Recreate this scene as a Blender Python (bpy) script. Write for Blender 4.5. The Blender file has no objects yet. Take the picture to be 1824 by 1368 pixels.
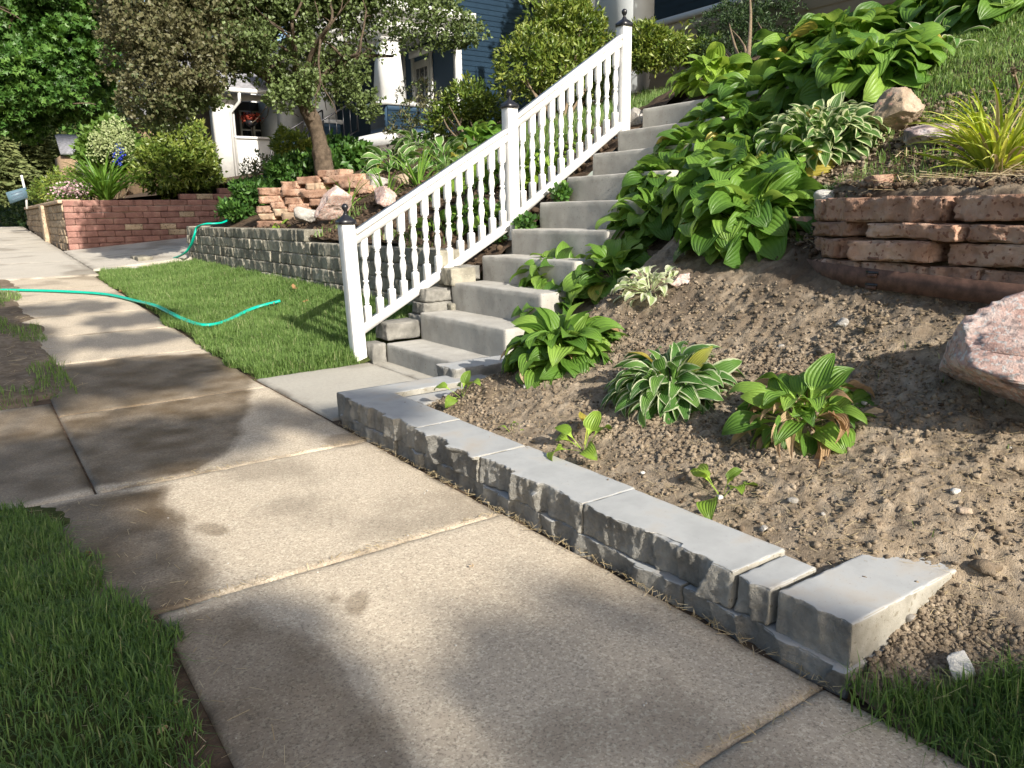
import bpy, bmesh, math, random
import numpy as np
from mathutils import Vector, Matrix, Euler

random.seed(7); rng = np.random.default_rng(7)
SC = bpy.context.scene
COL = SC.collection
R_ = math.radians

# ------------------------------------------------------------------ camera, sky, sun, exposure
FPX, CX, CY, CAMZ = 1350.0, 912.0, 684.0, 1.05
ROT = np.array([[0.8150, -0.1410, 0.5620], [-0.5800, -0.1710, 0.7970], [-0.0170, -0.9750, -0.2210]])
def _n(v): return v / np.linalg.norm(v)
_vy = _n(np.array([-70 - CX, 395 - CY, FPX])); _up = _n(np.cross(_vy, np.array([1, -.017, 0.])))
if _up[1] > 0: _up = -_up
_vx = _n(np.cross(_vy, _up))
if _vx[0] < 0: _vx = -_vx
ROT = np.stack([_vx, _vy, _up])          # world = ROT @ camera vector (x right, y down, z forward)
cam = bpy.data.cameras.new("camera"); camo = bpy.data.objects.new("camera", cam); COL.objects.link(camo)
cr, cd, cf = ROT @ np.array([1, 0, 0.]), ROT @ np.array([0, 1., 0]), ROT @ np.array([0, 0, 1.])
M = Matrix(((cr[0], -cd[0], -cf[0], 0), (cr[1], -cd[1], -cf[1], 0), (cr[2], -cd[2], -cf[2], CAMZ), (0, 0, 0, 1)))
camo.matrix_world = M
cam.sensor_fit = 'HORIZONTAL'; cam.sensor_width = 36.0; cam.lens = 36.0 * FPX / 1824.0
cam.clip_start = 0.02; cam.clip_end = 3000
SC.camera = camo

SUN_EL = R_(29); SUN_AZ = np.array([-0.022, -1.0]); SUN_AZ = SUN_AZ / np.linalg.norm(SUN_AZ)
SUN = np.array([SUN_AZ[0] * math.cos(SUN_EL), SUN_AZ[1] * math.cos(SUN_EL), math.sin(SUN_EL)])   # towards the sun
w = bpy.data.worlds.new("World"); SC.world = w; w.use_nodes = True
nt = w.node_tree; bg = nt.nodes['Background']
sky = nt.nodes.new('ShaderNodeTexSky'); sky.sky_type = 'NISHITA'; sky.sun_disc = False
sky.dust_density = 2.5; sky.ozone_density = .6; sky.sun_elevation = SUN_EL; sky.sun_rotation = math.atan2(SUN_AZ[0], SUN_AZ[1])
nt.links.new(sky.outputs[0], bg.inputs[0]); bg.inputs[1].default_value = 0.11
sl = bpy.data.lights.new("sun", 'SUN'); sl.energy = 4.8; sl.angle = R_(0.53); sl.color = (1.0, 0.94, 0.84)
so = bpy.data.objects.new("sun", sl); COL.objects.link(so)
so.rotation_euler = Vector(-SUN).to_track_quat('-Z', 'Y').to_euler()
SC.view_settings.view_transform = 'Standard'; SC.view_settings.look = 'None'
SC.view_settings.exposure = 0.86; SC.view_settings.gamma = 1.0
SC.view_settings.use_curve_mapping = False
SC.render.engine = 'CYCLES'
SC.cycles.max_bounces = 6; SC.cycles.diffuse_bounces = 3; SC.cycles.transmission_bounces = 4; SC.cycles.transparent_max_bounces = 4
SC.cycles.caustics_reflective = False; SC.cycles.caustics_refractive = False

# ------------------------------------------------------------------ from a measured direction to a place
CAMP = np.array([0, 0, CAMZ])
def ray(px, py): return ROT @ np.array([px - CX, py - CY, FPX])
def gz(px, py, z=0.): d = ray(px, py); return CAMP + (z - CAMZ) / d[2] * d
def gX(px, py, X): d = ray(px, py); return CAMP + X / d[0] * d
def gY(px, py, Y): d = ray(px, py); return CAMP + Y / d[1] * d

# ------------------------------------------------------------------ noise
def _hash(i, j, k, s):
    h = (i.astype(np.int64) * 374761393 + j.astype(np.int64) * 668265263 + k.astype(np.int64) * 2147483647 + s * 974634777) & 0xffffffff
    h = ((h ^ (h >> 13)) * 1274126177) & 0xffffffff
    h = ((h ^ (h >> 16)) * 2246822519) & 0xffffffff
    return ((h ^ (h >> 15)) & 0xffffff) / float(0xffffff)
def vn(p, seed=0):
    p = np.asarray(p, float); f = np.floor(p); t = p - f; t = t * t * (3 - 2 * t); i, j, k = f[:, 0], f[:, 1], f[:, 2]
    r = 0
    for a in (0, 1):
        wa = t[:, 0] if a else 1 - t[:, 0]
        for b in (0, 1):
            wb = t[:, 1] if b else 1 - t[:, 1]
            for c in (0, 1):
                wc = t[:, 2] if c else 1 - t[:, 2]
                r = r + wa * wb * wc * _hash(i + a, j + b, k + c, seed)
    return r * 2 - 1
def fbm(p, oct=4, seed=0, gain=.5):
    p = np.asarray(p, float); a, s, r = 1., 0., 0.
    for o in range(oct):
        r = r + a * vn(p * 2 ** o + o * 17.3, seed + o); s += a; a *= gain
    return r / s
def p3(x, y, z=0.): return np.stack(np.broadcast_arrays(np.asarray(x, float), np.asarray(y, float), np.asarray(z, float)), -1).reshape(-1, 3)
def sst(a, b, x): t = np.clip((np.asarray(x, float) - a) / (b - a), 0, 1); return t * t * (3 - 2 * t)

# ------------------------------------------------------------------ terrain heights
def zs(Y): Y = np.asarray(Y, float); return np.where(Y < 28, .038 * np.maximum(0, Y - 5 + .3 * np.exp(-np.abs(Y - 5))*0), .874)
def zstair(X): return .141 + .696 * (np.asarray(X, float) - 2.39)
WALL_PATH = np.array([[3.75, 2.40], [3.42, 2.22], [3.19, 1.93], [3.08, 1.53], [3.02, 1.13], [2.99, .6], [2.98, .05], [3.05, -.6], [3.3, -1.2]])
def wall_x(Y): o = np.argsort(WALL_PATH[:, 1]); return np.interp(Y, WALL_PATH[o, 1], WALL_PATH[o, 0])
def T_right(X, Y):
    X = np.asarray(X, float); Y = np.asarray(Y, float)
    z = np.interp(X, [1.4, 1.72, 2.2, 2.6, 3.0, 3.5, 4, 5, 6, 8, 12], [.09, .135, .29, .45, .68, .97, 1.28, 1.88, 2.3, 2.9, 3.6])
    near = np.interp(X, [1.4, 1.92, 2.3, 2.7], [-.02, .12, .29, .50])
    s = sst(.6, 1.0, Y); z = np.where(X < 2.7, z * s + np.minimum(near, z + .05) * (1 - s), z)
    ins = sst(0.0, .10, X - wall_x(Y) - .04) * (Y < 2.35) ; z = z + ins * np.maximum(0, 1.10 + .12 * np.clip(X - 3.1, 0, 2) - z)
    e = sst(3.05, 3.6, Y); zz = np.minimum(z, np.where(X > 2.3, np.maximum(.05, zstair(X) - .26), .04 + .02 * (X - 1.7))); z = z * (1 - e) + zz * e
    return z
def T_left(X, Y):
    X = np.asarray(X, float); Y = np.asarray(Y, float)
    far = np.interp(X, [2.9, 3.2, 4, 5, 6, 8, 9, 14], [.80, .84, 1.22, 1.68, 2.08, 2.65, 2.85, 3.1])
    nr = np.minimum(zstair(X) - .14, far + .25); s = sst(5.05, 6.0, Y)
    z = nr * (1 - s) + far * s
    drv = .55 + .16 * (X - 2.9); e = sst(11.3, 13.3, Y)
    return z * (1 - e) + np.minimum(z, drv + .35) * e
def T_lawn(X, Y):
    X = np.asarray(X, float); Y = np.asarray(Y, float)
    return zs(Y) + np.interp(X, [1.4, 1.55, 2.2, 2.95], [0, .015, .06, .30]) * np.interp(Y, [5, 8, 13], [1, .75, .25]) - .05 * sst(5.16, 5.0, Y)
def T_drive(X, Y): return zs(Y) + np.interp(X, [-1, 1.5, 4, 9, 14], [0, .02, .22, .75, 1.3])
def T_terr(X, Y): return np.interp(X, [1.6, 4, 6, 9, 16], [1.36, 1.6, 2.1, 2.65, 3.0])
def TT(X, Y):
    X = np.asarray(X, float); Y = np.asarray(Y, float)
    r = np.where(X < 1.45, zs(Y), np.where(Y < 4.4, T_right(X, Y), np.where(Y < 5.0, np.where(X < 2.39, 0, zstair(X) - .1),
        np.where(Y < 13.2, np.where(X < 2.93, T_lawn(X, Y), T_left(X, Y)), np.where(Y < 17.05, T_drive(X, Y), T_terr(X, Y))))))
    return r
def hit(px, py, far=60.):
    d = ray(px, py); d = d / np.linalg.norm(d); t = np.arange(.6, far, .01); P = CAMP + d * t[:, None]
    b = np.nonzero(P[:, 2] < TT(P[:, 0], P[:, 1]))[0]
    return P[b[0]] if len(b) else P[-1]

# ------------------------------------------------------------------ objects
def prop(o, label=None, cat=None, group=None, kind=None):
    if label: o['label'] = label
    if cat: o['category'] = cat
    if group: o['group'] = group
    if kind: o['kind'] = kind
    return o
def thing(name, label, cat, loc=(0, 0, 0), group=None):
    o = bpy.data.objects.new(name, None); COL.objects.link(o); o.location = [float(c) for c in loc]; o.empty_display_size = .1
    return prop(o, label, cat, group)
def absloc(o):
    v = Vector((0, 0, 0))
    while o is not None: v = v + o.location; o = o.parent
    return np.array(v)
def mesh(name, V, F, mat=None, smooth=False, attrs=None, uv=None, merge=False):
    """F: one array or a list of arrays of equal-length faces."""
    V = np.asarray(V, float).reshape(-1, 3); Fs = F if isinstance(F, list) else [F]
    Fs = [np.asarray(f, np.int64) for f in Fs if len(f)]
    if merge:
        key = np.round(V, 6); _, idx, inv = np.unique(key, axis=0, return_index=True, return_inverse=True); inv = inv.reshape(-1)
        V = V[idx]; Fs = [inv[f] for f in Fs]
        if attrs: attrs = {k: np.asarray(a)[idx] for k, a in attrs.items()}
    me = bpy.data.meshes.new(name); me.vertices.add(len(V)); me.vertices.foreach_set('co', V.astype(np.float32).ravel())
    lv = np.concatenate([f.ravel() for f in Fs]); lt = np.concatenate([np.full(len(f), f.shape[1]) for f in Fs]); ls = np.concatenate([[0], np.cumsum(lt)[:-1]])
    me.loops.add(len(lv)); me.loops.foreach_set('vertex_index', lv.astype(np.int32))
    me.polygons.add(len(lt)); me.polygons.foreach_set('loop_start', ls.astype(np.int32)); me.polygons.foreach_set('loop_total', lt.astype(np.int32))
    if smooth: me.polygons.foreach_set('use_smooth', np.ones(len(lt), bool))
    if uv is not None:
        l = me.uv_layers.new(name='UVMap'); l.data.foreach_set('uv', np.asarray(uv, np.float32)[lv].ravel())
    for k, a in (attrs or {}).items():
        at = me.attributes.new(k, 'FLOAT', 'POINT'); at.data.foreach_set('value', np.asarray(a, np.float32))
    me.update(calc_edges=True); me.validate()
    if mat: me.materials.append(mat)
    return me
def link(name, me, parent=None, loc=None):
    o = bpy.data.objects.new(name, me); COL.objects.link(o)
    if parent is not None: o.parent = parent
    if loc is not None: o.location = [float(c) for c in loc]
    return o
def put(name, V, F, mat, parent=None, **k):
    """world-space vertices -> an object under parent (parents here carry no rotation)."""
    V = np.asarray(V, float).reshape(-1, 3)
    if parent is not None: V = V - absloc(parent); return link(name, mesh(name, V, F, mat, **k), parent)
    c = V.mean(0); c[2] = V[:, 2].min()
    return link(name, mesh(name, V - c, F, mat, **k), None, c)
def struct(name, V, F, mat, **k): o = put(name, V, F, mat, **k); o['kind'] = 'structure'; return o
class MB:
    def __init__(s): s.V = []; s.F = {}; s.n = 0
    def add(s, V, F):
        V = np.asarray(V, float).reshape(-1, 3)
        for f in (F if isinstance(F, list) else [F]):
            f = np.asarray(f, np.int64)
            if len(f): s.F.setdefault(f.shape[1], []).append(f + s.n)
        s.V.append(V); s.n += len(V); return s
    def faces(s): return [np.concatenate(v) for v in s.F.values()]
    def verts(s): return np.concatenate(s.V)
    def put(s, name, mat, parent=None, **k): return put(name, s.verts(), s.faces(), mat, parent, **k)
def gridF(nu, nv):
    i = np.arange(nu - 1)[:, None] * nv + np.arange(nv - 1)[None]; i = i.ravel(); return np.stack([i, i + nv, i + nv + 1, i + 1], 1)
def sheet(x0, x1, y0, y1, st, zf):
    nx = max(2, int((x1 - x0) / st) + 1); ny = max(2, int((y1 - y0) / st) + 1)
    X, Y = np.meshgrid(np.linspace(x0, x1, nx), np.linspace(y0, y1, ny), indexing='ij')
    return p3(X.ravel(), Y.ravel(), zf(X.ravel(), Y.ravel())), gridF(nx, ny)
def _axis(a, b, n, bev):
    L = b - a; bev = min(bev, L * .3); return np.concatenate([[a], np.linspace(a + bev, b - bev, max(2, n)), [b]])
def gbox(lo, hi, n=(2, 2, 2), bev=.006, rough=None, amp=.0, freq=9., seed=0, jit=0., chip=0., scal=None):
    """a box with a surface grid; rough: faces such as '-x' that are split rock; jit: overall waviness."""
    A = [_axis(lo[i], hi[i], n[i], bev) for i in range(3)]; Vs, Fs, off = [], [], 0
    for ax in range(3):
        u, v = [(1, 2), (2, 0), (0, 1)][ax]
        for s in (0, 1):
            U, W = np.meshgrid(A[u], A[v], indexing='ij'); P = np.zeros((U.size, 3)); P[:, ax] = A[ax][-1 if s else 0]; P[:, u] = U.ravel(); P[:, v] = W.ravel()
            f = gridF(len(A[u]), len(A[v])); 
            if not s: f = f[:, ::-1]
            Vs.append(P); Fs.append(f + off); off += len(P)
    V = np.concatenate(Vs); F = np.concatenate(Fs)
    key = np.round(V, 6); _, idx, inv = np.unique(key, axis=0, return_index=True, return_inverse=True); V = V[idx]; F = inv.reshape(-1)[F]
    lo = np.asarray(lo, float); hi = np.asarray(hi, float); ext = np.zeros(V.shape)
    for i in range(3): ext[:, i] = (np.abs(V[:, i] - hi[i]) < 1e-6) * 1. - (np.abs(V[:, i] - lo[i]) < 1e-6) * 1.
    ne = np.abs(ext).sum(1); b = np.minimum(bev, (hi - lo) * .3)
    D = np.zeros(V.shape)
    D -= ext * b * np.where(ne == 2, .30, np.where(ne == 3, .45, 0))[:, None]
    if chip: D -= ext * np.where(ne >= 2, 1, 0)[:, None] * chip * np.clip(vn(V * 40, seed + 5) + .1, 0, 1)[:, None]
    if jit:
        for i in range(3): D[:, i] += jit * fbm(V * 14, 3, seed + 20 + i)
    for face in (rough or ()):
        ax = 'xyz'.index(face[1]); sg = 1 if face[0] == '+' else -1; d0 = hi[ax] if sg > 0 else lo[ax]
        wgt = np.clip(1 - np.abs(V[:, ax] - d0) / .035, 0, 1)
        q = V.copy(); q[:, 2] *= .35
        big = fbm(q * freq, 2, seed); ridg = 1 - np.abs(vn(q * freq * 2.1, seed + 3)) * 2; fine = fbm(V * freq * 5, 3, seed + 9)
        crisp = (1 - np.abs(vn(V * np.array([38, 38, 24]) + .03 * vn(V * 9, seed)[:, None] * 20, seed + 61)) * 2) * .55 + (1 - np.abs(vn(V * 85, seed + 62)) * 2) * .30 + .25 * vn(V * 150, seed + 63)
        if scal: D[:, ax] += sg * wgt * .0032 * crisp
        D[:, ax] += sg * wgt * amp * (big * .9 + ridg * .35 + fine * .7)
        if scal:
            o_ = 1 if ax == 0 else 0; rr = np.random.default_rng(seed + 77); L_ = hi[o_] - lo[o_]; nk = max(2, int(L_ / scal[0])); ks = lo[o_] + (np.arange(nk) + .5 + rr.uniform(-.38, .38, nk)) * L_ / nk; sk = rr.normal(size=nk) * .35; dep = rr.uniform(.3, 1.3, nk); ba = rr.normal(size=nk) * .45; ti = rr.normal(size=nk) * .6
            u_ = V[:, o_][:, None] + (V[:, 2] - lo[2])[:, None] * sk[None] + .010 * vn(V * 16, seed + 41)[:, None] - ks[None]; q_ = np.abs(u_) / (L_ / nk); mi = q_.argmin(1)
            qq = np.clip(np.take_along_axis(q_, mi[:, None], 1)[:, 0], 0, .7); uu = np.clip(np.take_along_axis(u_, mi[:, None], 1)[:, 0] / (L_ / nk), -.7, .7); zz = (V[:, 2] - lo[2]) / (hi[2] - lo[2] + 1e-6) - .5
            D[:, ax] += sg * wgt * scal[1] * (qq * 2 * qq * dep[mi] + ba[mi] + ti[mi] * uu + .6 * ti[(mi + 1) % nk] * zz)
        o2 = [i for i in range(3) if i != ax]
        for i in o2: D[:, i] += wgt * amp * .25 * fbm(V * 22, 2, seed + 31 + i) * (1 if i == 1 else .6)
    return V + D, F
def box(lo, hi):
    x0, y0, z0 = lo; x1, y1, z1 = hi
    V = np.array([[x0, y0, z0], [x1, y0, z0], [x1, y1, z0], [x0, y1, z0], [x0, y0, z1], [x1, y0, z1], [x1, y1, z1], [x0, y1, z1]], float)
    return V, np.array([[0, 3, 2, 1], [4, 5, 6, 7], [0, 1, 5, 4], [1, 2, 6, 5], [2, 3, 7, 6], [3, 0, 4, 7]])
def spline(P, n):
    P = np.asarray(P, float); Q = np.vstack([2 * P[0] - P[1], P, 2 * P[-1] - P[-2]]); out = []
    m = len(P) - 1
    for t in np.linspace(0, m, n):
        i = min(int(t), m - 1); u = t - i; a, b, c, d = Q[i:i + 4]
        out.append(.5 * (2 * b + (c - a) * u + (2 * a - 5 * b + 4 * c - d) * u * u + (3 * b - a - 3 * c + d) * u ** 3))
    return np.array(out)
def tube(P, r, k=6, cap=True, flat=1.):
    P = np.asarray(P, float); n = len(P); r = np.broadcast_to(r, (n,)); T = np.gradient(P, axis=0); T /= np.linalg.norm(T, axis=1)[:, None] + 1e-9
    up = np.array([0, 0, 1.]) if abs(T[:, 2]).mean() < .8 else np.array([1., 0, 0])
    S = np.cross(T, up); S /= np.linalg.norm(S, axis=1)[:, None] + 1e-9; B = np.cross(S, T)
    a = np.arange(k) / k * 2 * np.pi
    V = (P[:, None] + r[:, None, None] * (np.cos(a)[None, :, None] * S[:, None] + flat * np.sin(a)[None, :, None] * B[:, None])).reshape(-1, 3)
    i = np.arange(n - 1)[:, None] * k; j = np.arange(k)[None]; j2 = (j + 1) % k
    F = np.stack([(i + j).ravel(), (i + j2).ravel(), (i + k + j2).ravel(), (i + k + j).ravel()], 1)
    Fs = [F]
    if cap: Fs += [np.arange(k)[None, ::-1], (np.arange(k) + (n - 1) * k)[None]]
    return V, Fs
def lathe(prof, c, k=16):
    """prof: (radius, z, squareness) rings from bottom to top."""
    V = []
    for r, z, s in prof:
        a = (np.arange(k) + .5) / k * 2 * np.pi; x, y = np.cos(a), np.sin(a); m = np.maximum(abs(x), abs(y)); q = (1 - s) + s / m
        V.append(np.stack([c[0] + r * x * q, c[1] + r * y * q, np.full(k, c[2] + z)], 1))
    n = len(prof); V = np.concatenate(V); i = np.arange(n - 1)[:, None] * k; j = np.arange(k)[None]; j2 = (j + 1) % k
    F = np.stack([(i + j).ravel(), (i + j2).ravel(), (i + k + j2).ravel(), (i + k + j).ravel()], 1)
    return V, [F, np.arange(k)[None, ::-1], (np.arange(k) + (n - 1) * k)[None]]
_ico = {}
def ico(n):
    if n not in _ico:
        bm = bmesh.new(); bmesh.ops.create_icosphere(bm, subdivisions=n, radius=1.); V = np.array([v.co[:] for v in bm.verts]); F = np.array([[v.index for v in f.verts] for f in bm.faces]); bm.free(); _ico[n] = (V, F)
    return _ico[n]
def rock(c, dim, seed, sub=4, cuts=9, amp=.10, fr=2.2, rotz=0., boxy=.55):
    V, F = ico(sub); V = V.copy(); r = np.random.default_rng(seed)
    V = np.sign(V) * np.abs(V) ** boxy; V /= np.abs(V).max()
    for _ in range(cuts):
        n = r.normal(size=3); n /= np.linalg.norm(n); d = r.uniform(.55, .85); e = np.maximum(0, V @ n - d * .9); V -= e[:, None] * n * .95
    V += V / (np.linalg.norm(V, axis=1)[:, None] + 1e-6) * (amp * fbm(V * fr + seed, 4, seed) + amp * .35 * fbm(V * fr * 5, 3, seed + 4))[:, None]
    V *= np.asarray(dim) / 2.; c_, s_ = math.cos(rotz), math.sin(rotz)
    V = V @ np.array([[c_, s_, 0], [-s_, c_, 0], [0, 0, 1]]); return V + np.asarray(c), F

# ------------------------------------------------------------------ materials
def newmat(name):
    m = bpy.data.materials.new(name); m.use_nodes = True; n = m.node_tree; b = n.nodes['Principled BSDF']; return m, n, b
def N(n, t, **k):
    x = n.nodes.new(t)
    for a, v in k.items():
        if a.startswith('i_'): x.inputs[a[2:].replace('_', ' ')].default_value = v
        else: setattr(x, a, v)
    return x
def ramp(n, fac, stops):
    r = n.nodes.new('ShaderNodeValToRGB'); e = r.color_ramp.elements
    while len(e) < len(stops): e.new(.5)
    for x, (p, c) in zip(e, stops): x.position = p; x.color = (*c, 1)
    n.links.new(fac, r.inputs[0]); return r.outputs[0]
def noise(n, co, scale, detail=4., rough=.55, dist=0.):
    x = N(n, 'ShaderNodeTexNoise'); x.inputs['Scale'].default_value = scale; x.inputs['Detail'].default_value = detail; x.inputs['Roughness'].default_value = rough; x.inputs['Distortion'].default_value = dist
    n.links.new(co, x.inputs['Vector']); return x.outputs['Fac']
def mixc(n, f, a, b, mode='MIX'):
    m = N(n, 'ShaderNodeMix', data_type='RGBA', blend_type=mode)
    for s, v in ((m.inputs[0], f), (m.inputs[6], a), (m.inputs[7], b)):
        if isinstance(v, (int, float)): s.default_value = v
        elif isinstance(v, tuple): s.default_value = (*v, 1)
        else: n.links.new(v, s)
    return m.outputs[2]
def mth(n, op, a, b=None, clamp=False):
    m = N(n, 'ShaderNodeMath', operation=op, use_clamp=clamp)
    for s, v in zip(m.inputs, (a, b)):
        if v is None: continue
        if isinstance(v, (int, float)): s.default_value = v
        else: n.links.new(v, s)
    return m.outputs[0]
def bump(n, b, h, strength=.3, dist=.01):
    x = N(n, 'ShaderNodeBump'); x.inputs['Strength'].default_value = strength; x.inputs['Distance'].default_value = dist
    n.links.new(h, x.inputs['Height']); n.links.new(x.outputs[0], b.inputs['Normal'])
def pos(n): return N(n, 'ShaderNodeNewGeometry').outputs['Position']
def objrand(n): return N(n, 'ShaderNodeObjectInfo').outputs['Random']
def attr(n, name): return N(n, 'ShaderNodeAttribute', attribute_name=name).outputs['Fac']
def stone_mat(name, cols, scale=6., speck=None, rough=.85, bs=.35, bd=.006, vary=.25, dirt=None):
    m, n, b = newmat(name); co = pos(n)
    c = ramp(n, noise(n, co, scale, 6., .6), [(.3, cols[0]), (.5, cols[1]), (.7, cols[2])])
    if speck: c = mixc(n, ramp(n, noise(n, co, speck[0], 2., .5), [(speck[1] - .02, (0, 0, 0)), (speck[1] + .03, (1, 1, 1))]), c, speck[2])
    r = mth(n, 'ADD', 1 - vary * .5, mth(n, 'MULTIPLY', objrand(n), vary))
    c = mixc(n, 1., c, N(n, 'ShaderNodeCombineColor').outputs[0], 'MULTIPLY') if False else c
    h = N(n, 'ShaderNodeHueSaturation'); n.links.new(c, h.inputs['Color']); n.links.new(r, h.inputs['Value']); c = h.outputs[0]
    if dirt:
        z = N(n, 'ShaderNodeSeparateXYZ'); n.links.new(N(n, 'ShaderNodeNewGeometry').outputs['Normal'], z.inputs[0])
        c = mixc(n, mth(n, 'MULTIPLY', ramp(n, noise(n, co, dirt[0], 5., .6), [(.5, (0, 0, 0)), (.68, (1, 1, 1))]), dirt[2]), c, dirt[1])
    n.links.new(c, b.inputs['Base Color']); b.inputs['Roughness'].default_value = rough; b.inputs['Specular IOR Level'].default_value = .25
    hgt = mth(n, 'ADD', noise(n, co, scale * 12, 5., .65), mth(n, 'MULTIPLY', noise(n, co, scale * 60, 2., .5), .4)); bump(n, b, hgt, bs, bd); return m
def flat_mat(name, col, rough=.6, var=.06, scale=8., spec=.4, bs=0., bd=.003, metal=0.):
    m, n, b = newmat(name); co = pos(n); a = tuple(max(0, c * (1 - var)) for c in col); d = tuple(min(1, c * (1 + var)) for c in col)
    n.links.new(ramp(n, noise(n, co, scale, 5., .6), [(.35, a), (.65, d)]), b.inputs['Base Color'])
    b.inputs['Roughness'].default_value = rough; b.inputs['Specular IOR Level'].default_value = spec; b.inputs['Metallic'].default_value = metal
    if bs: bump(n, b, noise(n, co, scale * 10, 4., .6), bs, bd)
    return m
def leaf_mat(name, cols, by='tint', rough=.45, trans=.35, spec=.4, tcol=None):
    """joined foliage: colour by a per-leaf attribute; by='obj' : per-object random."""
    m, n, b = newmat(name); f = attr(n, 'tint') if by == 'tint' else objrand(n)
    k = len(cols); c = ramp(n, f, [(i / (k - 1), cc) for i, cc in enumerate(cols)])
    n.links.new(c, b.inputs['Base Color']); b.inputs['Roughness'].default_value = rough; b.inputs['Specular IOR Level'].default_value = spec
    t = N(n, 'ShaderNodeBsdfTranslucent'); hs = N(n, 'ShaderNodeHueSaturation'); hs.inputs['Saturation'].default_value = 1.15; hs.inputs['Value'].default_value = 1.35; hs.inputs['Hue'].default_value = .485
    n.links.new(c, hs.inputs['Color']); n.links.new(hs.outputs[0], t.inputs['Color'])
    x = N(n, 'ShaderNodeMixShader'); x.inputs[0].default_value = trans; n.links.new(b.outputs[0], x.inputs[1]); n.links.new(t.outputs[0], x.inputs[2])
    n.links.new(x.outputs[0], n.nodes['Material Output'].inputs['Surface']); return m
def hosta_mat(name, cols, edge=None, center=None, veins=11., spec=.38, rough=.44, trans=.36, ew=.72):
    m, n, b = newmat(name); uvn = N(n, 'ShaderNodeUVMap'); sx = N(n, 'ShaderNodeSeparateXYZ'); n.links.new(uvn.outputs[0], sx.inputs[0])
    u = mth(n, 'ABSOLUTE', sx.outputs[0]); t = sx.outputs[1]; r = objrand(n)
    k = len(cols); c = ramp(n, r, [(i / (k - 1), cc) for i, cc in enumerate(cols)])
    nz = noise(n, pos(n), 14., 3., .6); h = N(n, 'ShaderNodeHueSaturation'); n.links.new(c, h.inputs['Color']); n.links.new(mth(n, 'ADD', .75, mth(n, 'MULTIPLY', nz, .5)), h.inputs['Value']); c = h.outputs[0]
    if edge:
        e = mth(n, 'ADD', u, mth(n, 'MULTIPLY', mth(n, 'SUBTRACT', noise(n, N(n, 'ShaderNodeVectorMath', operation='ADD').outputs[0] if False else uvn.outputs[0], 5., 3., .6), .5), .5))
        c = mixc(n, ramp(n, e, [(ew - .03, (0, 0, 0)), (ew + .05, (1, 1, 1))]), c, edge)
    c = mixc(n, ramp(n, t, [(.02, (1, 1, 1)), (.09, (0, 0, 0))]), c, tuple(min(1, x * 1.5) for x in cols[-1]))
    n.links.new(c, b.inputs['Base Color']); b.inputs['Roughness'].default_value = rough; b.inputs['Specular IOR Level'].default_value = spec
    ve = mth(n, 'ABSOLUTE', mth(n, 'SINE', mth(n, 'MULTIPLY', u, veins))); bump(n, b, ve, .55, .006)
    tr = N(n, 'ShaderNodeBsdfTranslucent'); hs = N(n, 'ShaderNodeHueSaturation'); hs.inputs['Hue'].default_value = .48; hs.inputs['Value'].default_value = 1.5; n.links.new(c, hs.inputs['Color']); n.links.new(hs.outputs[0], tr.inputs['Color'])
    x = N(n, 'ShaderNodeMixShader'); x.inputs[0].default_value = trans; n.links.new(b.outputs[0], x.inputs[1]); n.links.new(tr.outputs[0], x.inputs[2])
    n.links.new(x.outputs[0], n.nodes['Material Output'].inputs['Surface']); return m
def walk_mat(name, base, dark, speck=1.):
    m, n, b = newmat(name); co = pos(n); wet_shade = attr(n, 'wet_shade'); stain = attr(n, 'stain')
    c = ramp(n, noise(n, co, 2.3, 6., .65), [(.3, dark), (.7, base)])
    g = noise(n, co, 150., 3., .65); c = mixc(n, mth(n, 'MULTIPLY', ramp(n, g, [(.38, (1, 1, 1)), (.47, (0, 0, 0))]), .85 * speck), c, tuple(x * .36 for x in dark))
    g2 = noise(n, co, 120., 2., .6); c = mixc(n, mth(n, 'MULTIPLY', ramp(n, g2, [(.55, (0, 0, 0)), (.62, (1, 1, 1))]), .75 * speck), c, tuple(min(.75, x * 1.5) for x in base))
    g3 = noise(n, co, 42., 4., .6); c = mixc(n, .35, c, ramp(n, g3, [(.3, tuple(x * .75 for x in dark)), (.7, base)]))
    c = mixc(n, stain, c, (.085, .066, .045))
    wt = mixc(n, 1., c, (.26, .21, .15), 'MULTIPLY'); c = mixc(n, wet_shade, c, wt)
    n.links.new(c, b.inputs['Base Color']); n.links.new(mth(n, 'SUBTRACT', .9, mth(n, 'MULTIPLY', wet_shade, .42)), b.inputs['Roughness'])
    b.inputs['Specular IOR Level'].default_value = .35
    hgt = mth(n, 'ADD', mth(n, 'MULTIPLY', g, 1.), mth(n, 'MULTIPLY', noise(n, co, 700., 2., .5), .5)); bump(n, b, hgt, .45, .004); return m

M_walk = walk_mat('concrete_aggregate', (.535, .452, .345), (.44, .365, .272))
M_walk2 = walk_mat('concrete_grey', (.50, .46, .39), (.42, .38, .32), .6)
M_slabn = walk_mat('concrete_new', (.42, .395, .34), (.35, .325, .275), .25)
M_step = stone_mat('step_concrete', [(.315, .30, .27), (.37, .355, .32), (.43, .415, .375)], 5., (70., .68, (.24, .22, .19)), .9, .30, .005, .08, dirt=(9., (.24, .22, .185), .35))
M_lime = stone_mat('grey_limestone', [(.15, .145, .13), (.25, .24, .215), (.38, .365, .325)], 10., None, .9, 1., .010, .3)
M_limeside = stone_mat('rough_sawn_limestone', [(.22, .205, .17), (.29, .275, .235), (.35, .335, .295)], 14., (70., .64, (.20, .18, .14)), .9, .6, .006, .1)
M_limetop = stone_mat('sawn_limestone', [(.29, .295, .29), (.35, .355, .35), (.41, .405, .385)], 5., (120., .70, (.29, .285, .27)), .8, .22, .003, .10, dirt=(5., (.30, .25, .19), .55))
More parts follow.
